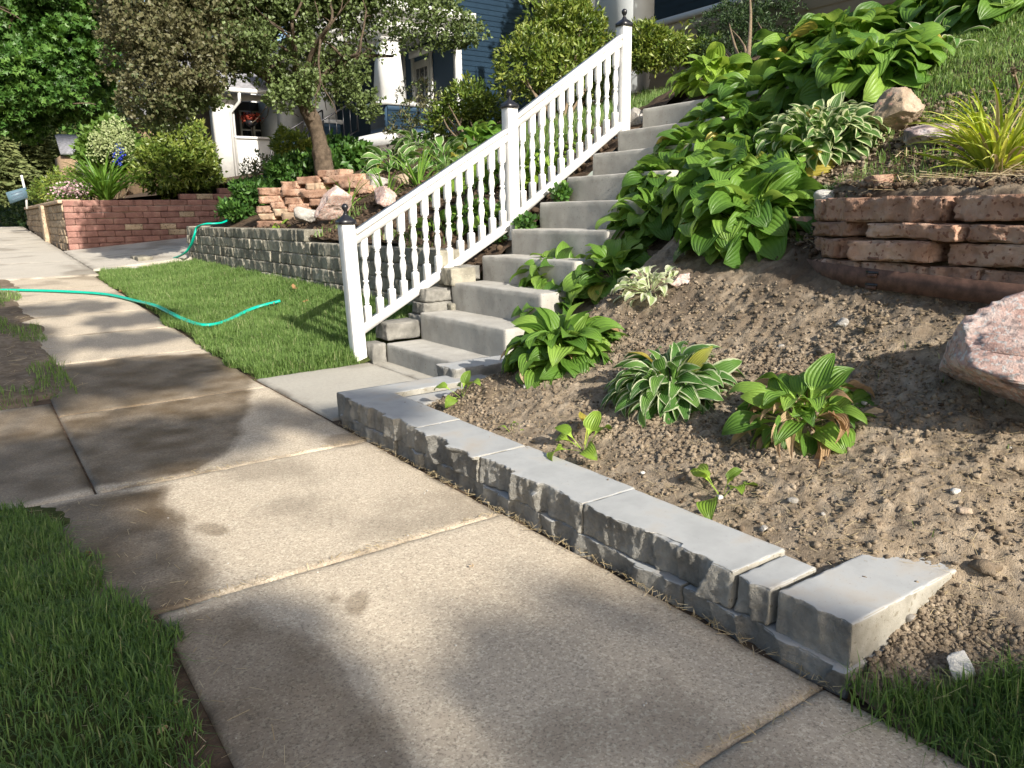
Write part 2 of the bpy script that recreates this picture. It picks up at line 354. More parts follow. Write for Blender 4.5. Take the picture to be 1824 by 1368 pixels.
M_wallgrey = stone_mat('grey_wall_stone', [(.125, .115, .09), (.23, .215, .172), (.36, .335, .27)], 7., (40., .68, (.40, .37, .32)), .9, .6, .01, .45)
M_red = stone_mat('red_wall_block', [(.185, .098, .082), (.245, .13, .108), (.31, .19, .155)], 5., (60., .66, (.40, .24, .19)), .95, .5, .008, .35)
M_tanbrick = stone_mat('tan_wall_block', [(.26, .19, .13), (.38, .29, .20), (.46, .37, .27)], 6., (30., .6, (.17, .13, .09)), .95, .6, .01, .3)
M_sand = stone_mat('sandstone_red', [(.29, .16, .105), (.43, .265, .185), (.56, .40, .30)], 6., (45., .63, (.24, .12, .08)), .95, .8, .012, .4)
M_sandtop = stone_mat('sandstone_pale', [(.38, .26, .18), (.44, .32, .22), (.5, .38, .28)], 7., None, .95, .5, .008, .3)
M_granite = stone_mat('pink_granite', [(.46, .27, .22), (.60, .41, .35), (.70, .58, .52)], 11., (70., .57, (.60, .55, .52)), .85, .8, .012, .12, dirt=(48., (.17, .15, .15), .75))
M_greyrock = stone_mat('grey_rock', [(.22, .20, .18), (.32, .30, .27), (.44, .42, .38)], 8., (40., .64, (.5, .48, .45)), .9, .6, .012, .2)
M_marble = stone_mat('streaked_rock', [(.06, .06, .065), (.35, .26, .24), (.62, .58, .56)], 10., (30., .62, (.10, .09, .1)), .85, .5, .01, .1)
M_tanrock = stone_mat('tan_rock', [(.20, .15, .105), (.31, .235, .165), (.44, .35, .27)], 7., (30., .66, (.46, .26, .20)), .9, .6, .012, .15)
M_whiterock = stone_mat('white_rock', [(.42, .40, .36), (.52, .50, .46), (.6, .58, .54)], 10., None, .9, .5, .01, .2)
M_white = flat_mat('white_paint', (.70, .695, .68), .5, .09, 9., .4, .15, .003)
M_black = flat_mat('black_metal', (.012, .012, .015), .35, .2, 20., .5)
M_rust = flat_mat('rusty_steel', (.115, .062, .044), .75, .35, 25., .35, .35, .003)
M_hose = flat_mat('green_hose', (.0, .40, .28), .32, .12, 40., .5)
def soil_material():
    m, n, b = newmat('garden_soil'); co = pos(n); mo = attr(n, 'moist')
    c = ramp(n, noise(n, co, 16., 8., .7), [(.28, (.115, .088, .060)), (.5, (.255, .202, .143)), (.72, (.395, .325, .243))])
    c = mixc(n, mth(n, 'MULTIPLY', ramp(n, noise(n, co, 150., 2., .5), [(.66, (0, 0, 0)), (.73, (1, 1, 1))]), .6), c, (.42, .36, .28))
    c = mixc(n, mo, c, (.055, .036, .024)); n.links.new(c, b.inputs['Base Color']); b.inputs['Roughness'].default_value = .97; b.inputs['Specular IOR Level'].default_value = .15
    bump(n, b, mth(n, 'ADD', noise(n, co, 60., 6., .7), mth(n, 'MULTIPLY', noise(n, co, 260., 3., .6), .5)), .7, .012); return m
M_soil = soil_material()
M_dark = flat_mat('bed_soil', (.085, .058, .038), .95, .45, 14., .2, .7, .015)
M_turf = flat_mat('turf_soil', (.06, .072, .022), .95, .4, 20., .1, .7, .015)
M_grass = leaf_mat('lawn_grass', [(.07, .13, .03), (.13, .215, .055), (.205, .31, .095), (.38, .39, .20)], trans=.4, rough=.5, spec=.3)
M_grassd = leaf_mat('dark_grass', [(.06, .115, .03), (.10, .18, .048), (.155, .25, .075), (.30, .31, .15)], trans=.35, rough=.45, spec=.3)
M_straw = leaf_mat('straw', [(.30, .23, .12), (.42, .34, .20), (.50, .42, .28)], trans=.2, rough=.8, spec=.1)
M_bark = flat_mat('grey_bark', (.115, .088, .064), .95, .35, 18., .15, .9, .02)
M_stem = flat_mat('shrub_stem', (.17, .13, .085), .9, .3, 20., .15, .4, .005)

# ================================================================== SETTING: ground, slabs, beds
def far_z(X, Y):
    z = np.where(X < 1.6, zs(Y), zs(Y) * 0 + np.minimum(np.interp(X, [1.6, 3, 9, 40, 200], [.3, .7, 2.6, 5., 9.]), np.interp(X, [1.6, 3, 9, 200], [.3, .6, 2.4, 8.])))
    near = sst(-2, 0, Y) * (1 - sst(40, 90, Y)); 
    return np.where(X < 1.6, zs(Y) - .14, z - .85)
def mkground():
    xs = np.concatenate([np.linspace(-400, -12, 10), np.linspace(-9, 1.2, 12), np.linspace(1.6, 16, 20), np.linspace(25, 400, 10)]); ys = np.concatenate([np.linspace(-400, -12, 10), np.linspace(-8, 50, 60), np.linspace(60, 900, 14)])
    X, Y = np.meshgrid(xs, ys, indexing='ij'); struct('ground', p3(X.ravel(), Y.ravel(), far_z(X.ravel(), Y.ravel())), gridF(len(xs), len(ys)), M_turf, smooth=True)
mkground()
def inpoly(x, y, P):
    P = np.asarray(P, float); c = np.zeros(x.shape, bool); j = len(P) - 1
    for i in range(len(P)):
        xi, yi = P[i]; xj, yj = P[j]; k = ((yi > y) != (yj > y)) & (x < (xj - xi) * (y - yi) / (yj - yi + 1e-12) + xi); c ^= k; j = i
    return c
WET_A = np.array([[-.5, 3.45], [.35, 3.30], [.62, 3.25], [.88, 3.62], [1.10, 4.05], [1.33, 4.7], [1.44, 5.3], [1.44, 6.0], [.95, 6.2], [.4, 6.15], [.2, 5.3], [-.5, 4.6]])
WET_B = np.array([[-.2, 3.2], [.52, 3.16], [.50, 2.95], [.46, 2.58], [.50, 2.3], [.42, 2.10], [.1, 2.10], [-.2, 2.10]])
WET_SHADE_C = np.array([[.2, .2], [.25, 2.05], [.5, 2.02], [.58, 1.75], [.60, 1.4], [.58, 1.1], [.55, .8], [.5, .2]])  # left foreground: tree shade painted into the slab colour along with damp
def wet_shade_mask(X, Y):
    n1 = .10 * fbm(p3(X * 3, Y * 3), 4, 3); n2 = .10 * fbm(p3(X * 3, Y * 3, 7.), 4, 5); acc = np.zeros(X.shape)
    for P, s in ((WET_A, .95), (WET_B, 1.), (WET_SHADE_C, .72)):
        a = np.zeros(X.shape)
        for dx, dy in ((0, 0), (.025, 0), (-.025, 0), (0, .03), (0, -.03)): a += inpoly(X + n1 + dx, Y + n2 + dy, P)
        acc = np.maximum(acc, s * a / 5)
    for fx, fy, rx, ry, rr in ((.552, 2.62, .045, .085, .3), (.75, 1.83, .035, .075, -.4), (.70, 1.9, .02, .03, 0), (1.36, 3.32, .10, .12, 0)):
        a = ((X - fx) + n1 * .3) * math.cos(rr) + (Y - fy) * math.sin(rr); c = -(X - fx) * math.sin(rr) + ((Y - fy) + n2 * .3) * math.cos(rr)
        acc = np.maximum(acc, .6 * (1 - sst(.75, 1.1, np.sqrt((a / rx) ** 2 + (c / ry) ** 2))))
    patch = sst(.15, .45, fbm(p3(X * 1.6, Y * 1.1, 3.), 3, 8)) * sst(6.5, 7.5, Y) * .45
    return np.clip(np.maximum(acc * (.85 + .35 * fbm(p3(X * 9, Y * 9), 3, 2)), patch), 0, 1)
walk = thing('sidewalk', None, None); walk['kind'] = 'structure'
JY = [-1.7, -.42, .84, 2.12, 3.26, 4.74, 6.22, 7.4, 8.6, 9.8, 11.0, 12.25]
def slab(name, x0, x1, y0, y1, zf, mat, parent, step, seed, joint=.004, th=.10):
    nx, ny = max(4, int((x1 - x0) / step)), max(4, int((y1 - y0) / step)); ax, ay = _axis(x0 + joint, x1 - joint, nx, .012), _axis(y0 + joint, y1 - joint, ny, .012)
    X, Y = np.meshgrid(ax, ay, indexing='ij'); x, y = X.ravel(), Y.ravel(); e = np.minimum(np.minimum(x - x0, x1 - x), np.minimum(y - y0, y1 - y))
    z = zf(x, y) + .0025 * fbm(p3(x * 5, y * 5), 3, seed) - .006 * (1 - sst(joint - .001, joint + .012, e)) - .004 * (1 - sst(joint, .05, e)) * np.clip(fbm(p3(x * 18, y * 18), 3, seed + 1) + .3, 0, 1)
    n = len(x); ring = np.concatenate([np.arange(len(ay)), (np.arange(1, len(ax) - 1)) * len(ay) + len(ay) - 1, (len(ax) - 1) * len(ay) + np.arange(len(ay) - 1, -1, -1), np.arange(len(ax) - 2, 0, -1) * len(ay)])
    V = np.vstack([p3(x, y, z), p3(x[ring], y[ring], z[ring] - th)]); k = len(ring); a = np.arange(k); b = (a + 1) % k
    sk = np.stack([ring[a], ring[b], n + b, n + a], 1)
    st = (1 - sst(0, .05, e)) * np.clip(.35 + .9 * fbm(p3(x * 7, y * 7), 4, 4), 0, 1); st = np.maximum(st, .35 * sst(.25, .6, fbm(p3(x * 2.2, y * 2.2), 5, 6)))
    wt = wet_shade_mask(x, y)
    return put(name, V, [gridF(len(ax), len(ay)), sk], mat, parent, smooth=False, attrs={'wet_shade': np.concatenate([wt, wt[ring]]), 'stain': np.concatenate([st, st[ring]])})
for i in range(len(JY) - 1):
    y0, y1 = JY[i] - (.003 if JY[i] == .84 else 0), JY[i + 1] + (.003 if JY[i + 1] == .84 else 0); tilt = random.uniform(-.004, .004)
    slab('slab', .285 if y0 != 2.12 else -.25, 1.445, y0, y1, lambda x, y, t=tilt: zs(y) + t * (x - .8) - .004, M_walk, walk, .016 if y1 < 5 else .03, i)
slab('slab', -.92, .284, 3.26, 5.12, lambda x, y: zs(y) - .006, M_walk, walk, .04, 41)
struct('joint_bed', *sheet(.2, 1.5, -1.7, 12.4, .3, lambda x, y: zs(y) - .016), M_dark)
drv = thing('driveway', None, None); drv['kind'] = 'structure'
for i, (x0, x1, y0, y1) in enumerate([(-1.2, 1.5, 12.26, 14.6), (-1.2, 1.5, 14.61, 17.0), (1.51, 4.6, 12.95, 14.9), (1.51, 4.6, 14.91, 16.93), (4.61, 9, 13.3, 16.93)]):
    slab('slab', x0, x1, y0, y1, T_drive, M_walk2, drv, .09, 60 + i)
for i in range(5): slab('slab', .35, 1.55, 17.02 + i * 2.6, 17.0 + (i + 1) * 2.6, lambda x, y: zs(y) - .003, M_walk2, walk, .12, 70 + i)
land = thing('stair_landing', None, None); land['kind'] = 'structure'
slab('slab', 1.455, 2.28, 3.72, 5.02, lambda x, y: .0 + .006 * (x - 1.45), M_slabn, land, .03, 80)
slab('slab', 2.285, 2.42, 3.72, 5.02, lambda x, y: .004 + 0 * x, M_slabn, land, .03, 81)

# soil bed right of the stairs, with real clods
def soil_h(X, Y):
    z = T_right(X, Y); X_, Y_ = X * .819 + Y * .574, -X * .574 + Y * .819; X_ = X_ + .05 * fbm(p3(X * 9, Y * 9), 2, 71); Y_ = Y_ + .05 * fbm(p3(X * 9, Y * 9), 2, 72); P = p3(X_, Y_)
    c1 = fbm(P * 6, 4, 11); c2 = 1 - np.abs(fbm(P * 17, 3, 12)) * 2.2; c3 = 1 - np.abs(fbm(P * 45, 3, 13)) * 2.; 
    smooth = sst(-.1, .5, fbm(p3(X * 1.7, Y * 1.7, 4.), 3, 31)) * .6
    v = .024 * c1 + .007 * c2 * (1 - smooth) + .0085 * c3 + .009 * fbm(p3(Y_ * 31, X_ * 31), 2, 73)
    z = z + v * sst(1.70, 2.0, X) + .004 * c3 - .012
    z = np.where((X < 1.62) & (Y > .79), -.06, z)
    return z
V, F = sheet(1.44, 3.75, -.9, 3.92, .0125, soil_h); moist = np.clip(sst(.05, .5, fbm(V * np.array([1.6, 1.6, 0]), 4, 21)) * .6 + sst(2.3, 3.4, V[:, 1]) * .2 + .35 * sst(.38, .10, wall_x(V[:, 1]) - V[:, 0]) * (V[:, 1] < 2.3), 0, 1)
struct('soil_bed', V, F, M_soil, attrs={'moist': moist})
V, F = sheet(3.7, 10., -7., 4.95, .05, lambda X, Y: T_right(X, Y) + .02 * fbm(p3(X * 6, Y * 6), 4, 14)); struct('upper_bank', V, F, M_dark, smooth=True)
V, F = sheet(2.40, 5.1, 3.8, 5.0, .1, lambda X, Y: zstair(X) - .26); struct('stair_subsoil', V, F, M_dark)
V, F = sheet(1.46, 3.02, 5.0, 12.98, .05, lambda X, Y: T_lawn(X, Y) - .012); struct('lawn_soil', V, F, M_turf, smooth=True)
V, F = sheet(3.02, 14., 4.97, 13.3, .05, lambda X, Y: T_left(X, Y) + .03 * fbm(p3(X * 5, Y * 5), 4, 15)); struct('planting_bed', V, F, M_dark, smooth=True)
V, F = sheet(1.75, 16., 17.2, 48, .3, lambda X, Y: T_terr(X, Y) - .03 + .03 * fbm(p3(X, Y), 3, 16)); struct('terrace', V, F, M_dark, smooth=True)
def verge_z(X, Y): return zs(Y) - .012 + .02 * fbm(p3(X * 5, Y * 5), 4, 17) + .03 * sst(.32, -.2, X) * 1.
V, F = sheet(-4., .30, -3., 3.24, .03, lambda X, Y: verge_z(X, Y) - .03 * sst(.15, .3, X)); struct('verge_soil', V, F, M_turf, smooth=True)
def verge2_z(X, Y): return zs(Y) + .012 + .018 * fbm(p3(X * 4, Y * 4), 4, 18) - .06 * sst(5.34, 5.14, Y)
V, F = sheet(-4., .52, 5.14, 12.2, .03, lambda X, Y: verge2_z(X, Y) - .05 * sst(.36, .50, X + .10 * fbm(p3(X * 3, Y * 3), 3, 19))); struct('verge_dirt', V, F, M_soil, smooth=True, attrs={'moist': np.clip(.3 + .4 * fbm(V * np.array([2, 2, 0]), 3, 9), 0, 1)})
V, F = sheet(-4., -.93, 3.2, 5.2, .1, verge_z); struct('verge_edge', V, F, M_turf, smooth=True)

# ================================================================== front retaining wall
wall = thing('retaining_wall', 'low two course wall of pale grey limestone blocks edging the sidewalk', 'garden wall', (1.55, 2.2, 0))
def hero(name, lo, hi, seed, rough=('-x',), amp=.016, parent=None, mat=None, n=None):
    L = np.asarray(hi) - np.asarray(lo); n = n or tuple(int(max(2, min(100, l / .0062))) for l in L)
    V, F = gbox(lo, hi, n, .0030, rough, amp * .6, 13., seed, .0006, .0035, (.085, .014))
    o = put('block', V, F, M_lime, parent); o.data.materials.append(M_limetop)
    # sawn faces take the pale sawn finish, split faces the dark rock
    nm = np.zeros(len(o.data.polygons) * 3); o.data.polygons.foreach_get('normal', nm); nm = nm.reshape(-1, 3); ce = np.zeros(len(nm) * 3); o.data.polygons.foreach_get('center', ce); ce = ce.reshape(-1, 3) + absloc(parent)
    idx = np.ones(len(nm), int)
    for f in rough:
        ax = 'xyz'.index(f[1]); d0 = hi[ax] if f[0] == '+' else lo[ax]; q_ = (np.abs(ce[:, ax] - d0) < .045) & (np.abs(nm[:, 2]) < .86) & (nm[:, ax] * (1 if f[0] == '+' else -1) > .15); idx[q_] = 0
    o.data.materials.append(M_limeside); idx[(idx == 1) & (np.abs(nm[:, 2]) < .5)] = 2
    o.data.polygons.foreach_set('material_index', idx.astype(np.int32)); return o
ZT, ZM = .155, .052
for i, (a, b) in enumerate([(3.455, 2.800), (2.795, 2.303), (2.298, 1.703), (1.698, 1.119)]):
    hero('block', (1.47 + random.uniform(-.004, .004), b, ZM + .002), (1.695 + random.uniform(-.015, .012), a, ZT + random.uniform(-.002, .002)), 100 + i, parent=wall)
hero('block', (1.472, 1.012, ZM + .002), (1.66, 1.108, ZT - .004), 110, ('-x',), .012, wall)
hero('block', (1.47, 3.462, ZM - .03), (2.30, 3.665, ZT - .003), 111, ('-x',), .012, wall, n=(40, 14, 8))
hero('block', (1.75, 3.25, .02), (2.25, 3.455, ZT - .03), 115, ('-y',), .01, wall, n=(20, 10, 6))
o = hero('block', (-.235, -.098, -.085), (.245, .092, .085), 112, ('-x',), .012, wall)
o.location = Vector((1.70, .893, ZT - .084)) - wall.location; v0 = absloc(wall); 
me = o.data; co = np.zeros(len(me.vertices) * 3); me.vertices.foreach_get('co', co); co = co.reshape(-1, 3) + v0; me.vertices.foreach_set('co', co.ravel()); me.update(); o.rotation_euler = (0, 0, R_(-1.5))
for i, (a, b) in enumerate([(3.60, 3.452), (3.447, 3.004), (2.999, 2.752), (2.747, 2.452), (2.447, 1.925), (1.918, 1.285), (1.278, .792)]):
    dx = random.uniform(-.006, .008); hero('block', (1.466 + dx * .6, b, -.07), (1.66, a, ZM - random.uniform(0, .004)), 120 + i, parent=wall, amp=.010)

# ================================================================== stairs
stairs = thing('concrete_stairs', 'straight flight of ten weathered grey concrete steps climbing the bank', 'stairs', (2.4, 4.4, 0))
TOPZ = [.141, .338, .541, .73, .922, 1.124, 1.322, 1.514, 1.706, 1.901]; TX = [2.39 + .281 * i for i in range(10)]
for i in range(10):
    zb = (TOPZ[i - 1] if i else 0) - .06; x1 = (TX[i] + .281 + .03) if i < 9 else 7.6; s = .003 * (i % 2)
    V, F = gbox((TX[i], 3.84 + s - (.5 if i == 9 else 0), zb), (x1, 4.96 - s, TOPZ[i]), (12 if i < 9 else 30, 44, 9), .011, None, 0, 9, 200 + i, .002, .005)
    wob = .006 * fbm(V * 5, 3, 230 + i); V[:, 0] += np.where(V[:, 0] < TX[i] + .02, wob, 0); V[:, 2] += np.where(V[:, 2] > TOPZ[i] - .02, .5 * wob, 0)
    put('step', V, F, M_step, stairs, smooth=False)

# blocks stepping up beside the stairs, and the one right of the first step
edge = thing('stair_edge_wall', 'short stepped run of grey split stones between lowest steps and rail', 'garden wall', (2.6, 5.1, 0))
for i, (lo, hi) in enumerate([((2.285, 4.968, -.05), (2.395, 5.15, .140)), ((2.41, 4.972, .152), (2.68, 5.17, .280)), ((2.73, 4.972, .31), (2.965, 5.18, .40)), ((2.74, 4.975, .403), (2.965, 5.18, .50)), ((3.04, 4.972, .545), (3.225, 5.17, .655)), ((2.72, 4.98, .15), (3.0, 5.23, .305))]):
    V, F = gbox(lo, hi, (16, 14, 9), .008, ('-x', '-y'), .014, 8, 260 + i, .004, .010); put('block', V, F, M_lime, edge)
V, F = gbox((2.13, 3.56, -.02), (2.95, 3.775, .2), (44, 14, 12), .008, ('-x', '-y'), .016, 8, 280, .003, .010)
o = put('stone_block', V, F, M_lime); o.data.materials.append(M_limetop); prop(o, 'single long grey stone block lying right of the lowest concrete step', 'stone block')
nm = np.zeros(len(o.data.polygons) * 3); o.data.polygons.foreach_get('normal', nm); o.data.polygons.foreach_set('material_index', (nm.reshape(-1, 3)[:, 2] > .8).astype(np.int32))

# ================================================================== railing
rail = thing('stair_railing', 'white wooden stair railing with turned balusters and black capped posts', 'railing', (2.22, 5.1, 0))
def bar(a, b, w, h, z_up=True):
    a, b = np.asarray(a, float), np.asarray(b, float); d = b - a; s = np.array([0, 1., 0]) * w / 2; u = np.array([0, 0, 1.]) * h / 2
    P = []
    for c in (a, b): P += [c - s - u, c + s - u, c + s + u, c - s + u]
    return np.array(P), np.array([[0, 3, 2, 1], [4, 5, 6, 7], [0, 1, 5, 4], [1, 2, 6, 5], [2, 3, 7, 6], [3, 0, 4, 7]])
def newel(x, y, zb, zt, lean=0.):
    V, F = gbox((x - .047, y - .047, zb), (x + .047, y + .047, zt), (3, 3, 14), .005, None, 0, 9, int(x * 100), .0012)
    V[:, 0] -= lean * (V[:, 2] - zb); p = put('newel_post', V, F, M_white, rail); xx = x - lean * (zt - zb)
    V, F = lathe([(.060, -.012, 1), (.062, -.010, 1), (.062, .012, 1), (.058, .016, 1), (.020, .048, .8), (.016, .056, 0), (.016, .062, 0)], (xx, y, zt), 16); put('post_cap', V, F, M_black, p)
    V, F = lathe([(.013, .060, 0), (.011, .070, 0), (.011, .076, 0), (.016, .084, 0), (.022, .095, 0), (.024, .106, 0), (.021, .118, 0), (.012, .127, 0), (.003, .130, 0)], (xx, y, zt), 16); put('finial', V, F, M_black, p, smooth=True)
newel(2.235, 5.10, -.05, 1.0, .035); newel(3.635, 5.10, .66, 1.855, .012); newel(4.83, 5.10, 1.45, 2.585, .0)
def section(x0, x1, t0, t1, b0, b1, nb):
    ys = 5.10
    V, F = bar((x0, ys, t0), (x1, ys, t1), .052, .075); V2, F2 = V.copy(), F; ob = put('top_rail', V, F, M_white, rail)
    V, F = bar((x0, ys, t0 + .044), (x1, ys, t1 + .044), .088, .030); put('cap_rail', V, F, M_white, rail)
    V, F = bar((x0, ys, b0), (x1, ys, b1), .060, .068); put('bottom_rail', V, F, M_white, rail)
    for i in range(nb):
        f = (i + .62) / (nb + .25); x = x0 + f * (x1 - x0); zb = b0 + f * (b1 - b0) + .02; zt = t0 + f * (t1 - t0) - .02; H = zt - zb; q = .0255
        sq0, sq1 = .19, .77
        prof = [(q, 0, 1), (q, sq0 - .012, 1), (q * .98, sq0, .9), (q * .60, sq0 + .012, 0), (q * .56, sq0 + .022, 0), (q * .78, sq0 + .03, 0), (q * .56, sq0 + .04, 0), (q * .62, sq0 + .07, 0), (q * .95, sq0 + .14, 0), (q * 1.0, sq0 + .18, 0), (q * .8, sq0 + .24, 0), (q * .56, sq0 + .275, 0),
                (q * .90, sq0 + .288, 0), (q * .90, sq0 + .30, 0), (q * .56, sq0 + .312, 0), (q * .74, sq0 + .35, 0), (q * .98, sq0 + .41, 0), (q * .95, sq0 + .44, 0), (q * .66, sq0 + .52, 0), (q * .56, sq0 + .545, 0), (q * .85, sq0 + .553, 0), (q * .6, sq0 + .562, 0), (q * .98, sq1, .9), (q, sq1 + .012, 1), (q, 1.0, 1)]
        V, F = lathe([(r, z * H, s) for r, z, s in prof], (x, ys, zb), 16); ba = np.array([1, -1])[0]
        tilt = (t1 - t0) / (x1 - x0); V[:, 2] += np.where(V[:, 2] > zt - .01, (V[:, 0] - x) * tilt, 0) + np.where(V[:, 2] < zb + .01, (V[:, 0] - x) * tilt, 0)
        put('baluster', V, F, M_white, rail)
section(2.26, 3.60, .885, 1.640, .232, .955, 13)
section(3.675, 4.80, 1.735, 2.455, 1.03, 1.775, 11)

# ================================================================== grey block wall behind the lawn
gw = thing('block_wall', 'dry laid grey split stone wall along the back of the lawn', 'garden wall', (2.95, 9., .35))
def variants(name, L, H, D, mat, seed, k=6, rough=('-x',), amp=.012, n=(5, 14, 6), bev=.008, chip=.006):
    out = []
    for i in range(k):
        V, F = gbox((0, -L / 2, 0), (D, L / 2, H), n, bev, rough, amp * .6, 8., seed + i * 7, .003, chip, (.11, .012)); out.append(mesh(name, V, F, mat))
    return out
gv = variants('block', .36, .128, .2, M_wallgrey, 300, 10, ('-x',), .016, (3, 30, 9))
def base_grey(Y): return T_lawn(2.93, Y) - .10
for c in range(8):
    y = 4.90 + (.18 if c % 2 else 0); 
    while y < 13.05:
        L = random.choice([.26, .33, .36, .42, .5]); yc = y + L / 2; z0 = .41 - .02 + c * .13 - .13 * 1; zt = z0 + .128
        top = .80 if yc < 8.05 else .93
        if c == 0 or True:
            if zt < top + .02 and zt > base_grey(yc):
                o = link('block', random.choice(gv), gw, Vector((2.93 + c * .008 + random.uniform(-.006, .006), yc, z0)) - gw.location); o.scale = (1, (min(L, 13.08 - y) - .006) / .36, 1)
        y += L
# end return of the wall along the drive
V, F = gbox((2.96, 13.06, .3), (3.4, 13.25, .92), (12, 4, 12), .01, ('+y',), .01, 8, 350, .004, .01); put('block', V, F, M_wallgrey, gw)
for i, y in enumerate((13.3, 13.66)):
    V, F = gbox((2.2 + .3 * 0, y, .33), (2.42, y + .34, .46), (5, 12, 5), .01, ('-x',), .012, 8, 352 + i, .004, .01)
    prop(put('stone_block', V, F, M_wallgrey), ['loose grey stone block by the lawn end nearest the wall', 'loose grey stone block at the driveway beyond its twin'][i], 'stone block', 'loose blocks by the driveway')
V, F = gbox((1.62, 12.62, .25), (2.15, 12.82, .345), (12, 5, 4), .01, None, 0, 8, 357, .004, .006); prop(put('kerb_piece', V, F, M_walk2 if False else M_step), 'short pale concrete kerb piece at the far end of the lawn', 'kerb')

# ================================================================== red block wall and tan wall beyond the drive
rw = thing('brick_retaining_wall', 'tall red block retaining wall beside the driveway', 'garden wall', (3.4, 17., .4))
rv = []
for i in range(8):
    V, F = gbox((-.165, 0, 0), (.165, .22, .113), (9, 3, 5), .010, ('-y',), .010, 9, 400 + i * 5, .002, .006); rv.append(mesh('brick', V, F, M_red))
CH = .118
for c in range(12):
    z0 = .36 + c * CH; x = 1.63 + (0 if c % 2 else .0); first = True
    while x < 7.2:
        L = .17 if (first and c % 2) else random.choice([.30, .33, .33, .36]); xc = x + L / 2; topz = 1.46 if xc < 3.9 else (1.58 if xc < 4.4 else 1.70)
        if z0 + CH < topz + .02 and z0 + CH > T_drive(xc, 16.95) - .02 and not (random.random() < .012 and 2 < c < 8):
            o = link('brick', random.choice(rv), rw, Vector((xc, 17. + .005 * c + random.uniform(-.004, .006), z0)) - rw.location); o.scale = ((L - .006) / .33, 1, 1)
            if random.random() < .14:
                o.material_slots[0].link = 'OBJECT'; o.material_slots[0].material = M_tanbrick
        x += L; first = False
tw = thing('tan_block_wall', 'tan block garden wall with a capped pillar beyond the red wall', 'garden wall', (1.6, 20., .5))
tv = []
for i in range(5):
    V, F = gbox((0, -.22, 0), (.2, .22, .145), (3, 12, 6), .012, ('-x',), .02, 8, 450 + i * 5, .003, .01); tv.append(mesh('block', V, F, M_tanbrick))
for c in range(8):
    y = 17.1 + (.22 if c % 2 else 0)
    while y < 27:
        z0 = .30 + c * .15
        if z0 + .15 > zs(y) and z0 + .145 < 1.36 : o = link('block', random.choice(tv), tw, Vector((1.62 + random.uniform(-.006, .006), y + .22, z0)) - tw.location)
        y += .445
V, F = gbox((1.50, 20.3, .5), (1.80, 20.75, 1.38), (6, 8, 14), .012, ('-x',), .008, 8, 470, .003, .01); put('pillar', V, F, M_tanbrick, tw)
V, F = gbox((1.56, 17.15, 1.36), (1.95, 26.8, 1.43), (4, 60, 3), .012, ('-x',), .01, 8, 471, .003, .01); put('coping', V, F, M_sandtop, tw)
V, F = gbox((2.8, 27.3, .4), (3.0, 40, 1.4), (3, 40, 8), .02, ('-x',), .03, 4, 473, .01, .02); prop(put('stone_wall', V, F, M_tanbrick), 'distant brown stone wall in shade beyond the tan wall', 'garden wall')

# ================================================================== stacked sandstone, boulders
def stone_at(c, L, D, H, ang, seed, mat, parent, name='stone', sub=3, tilt=0.):
    V, F = gbox((-L / 2, -D / 2, -H / 2), (L / 2, D / 2, H / 2), (30 if sub > 3 else 10, 14 if sub > 3 else 5, 10 if sub > 3 else 5), .007, ('-x', '+x', '-y', '+y'), .020 if sub > 3 else .020, 10., seed, .0035, .020); V[:, 2] += .010 * fbm(V * 6, 2, seed + 3); V[:, 1] += V[:, 0] * random.uniform(-.05, .05); ca, sa = math.cos(ang), math.sin(ang); ct, st_ = math.cos(tilt), math.sin(tilt)
    V = V @ np.array([[ct, 0, st_], [0, 1, 0], [-st_, 0, ct]]); V = V @ np.array([[ca, sa, 0], [-sa, ca, 0], [0, 0, 1]])
    return put(name, V + np.asarray(c), F, mat, parent)
PATH = spline(WALL_PATH, 240); seg = np.concatenate([[0], np.cumsum(np.linalg.norm(np.diff(PATH, axis=0), axis=1))])
def on_path(s): x = np.interp(s, seg, PATH[:, 0]); y = np.interp(s, seg, PATH[:, 1]); e = .02; d = np.array([np.interp(s + e, seg, PATH[:, 0]) - x, np.interp(s + e, seg, PATH[:, 1]) - y]); return x, y, math.atan2(d[1], d[0])
cw = thing('curved_stone_wall', 'curved dry stacked wall of red sandstone slabs at the bed corner', 'garden wall', (3.15, 1.4, .7))
for c, (z, h, ls) in enumerate([(.735, .085, [.3, .24, .30, .22, .34, .2, .3, .3, .3, .3, .3]), (.825, .088, [.10, .30, .045, .40, .03, .40, .02, .36, .3, .3]), (.918, .066, [.12, .34, .07, .46, .42, .3, .34, .3, .3]), (.989, .098, [.15, .22, .48, .015, .34, .30, .34, .4, .3, .3])]):
    s = .36 + .04 * (c % 2)
    for k, L in enumerate(ls):
        if L < .08: s += L; continue
        x, y, a = on_path(s + L / 2)
        if s + L > seg[-1]: break
        off = .05 + random.uniform(-.022, .022) + c * .008; nx, ny = -math.sin(a), math.cos(a)
        stone_at((x + nx * off, y + ny * off, z + h / 2 + random.uniform(-.003, .003)), L * random.uniform(.93, .985), random.uniform(.15, .22), h * random.uniform(.90, 1.02), a + random.uniform(-.07, .07), 500 + c * 20 + k, M_sand, cw, 'stone', 4, random.uniform(-.025, .025))
        s += L
# loose stones set on top of the curved wall
for i, (px, py, L, lab) in enumerate([(1570, 325, .16, 'grooved red brick laid on the soil behind curved wall'), (1478, 362, .16, 'pale chalky rock left of curved sandstone wall'), (1420, 402, .24, 'flat tan stone slab below the big hosta clump')]):
    h = hit(px, py + 8); V, F = rock(h + np.array([0, 0, .03]), (L, .13, .075 if i != 1 else .12), 560 + i, 4, 6, .06, 2.2, R_(-60), .4)
    prop(put('loose_stone', V, F, [M_sand, M_whiterock, M_tanrock][i]), lab, 'stone')
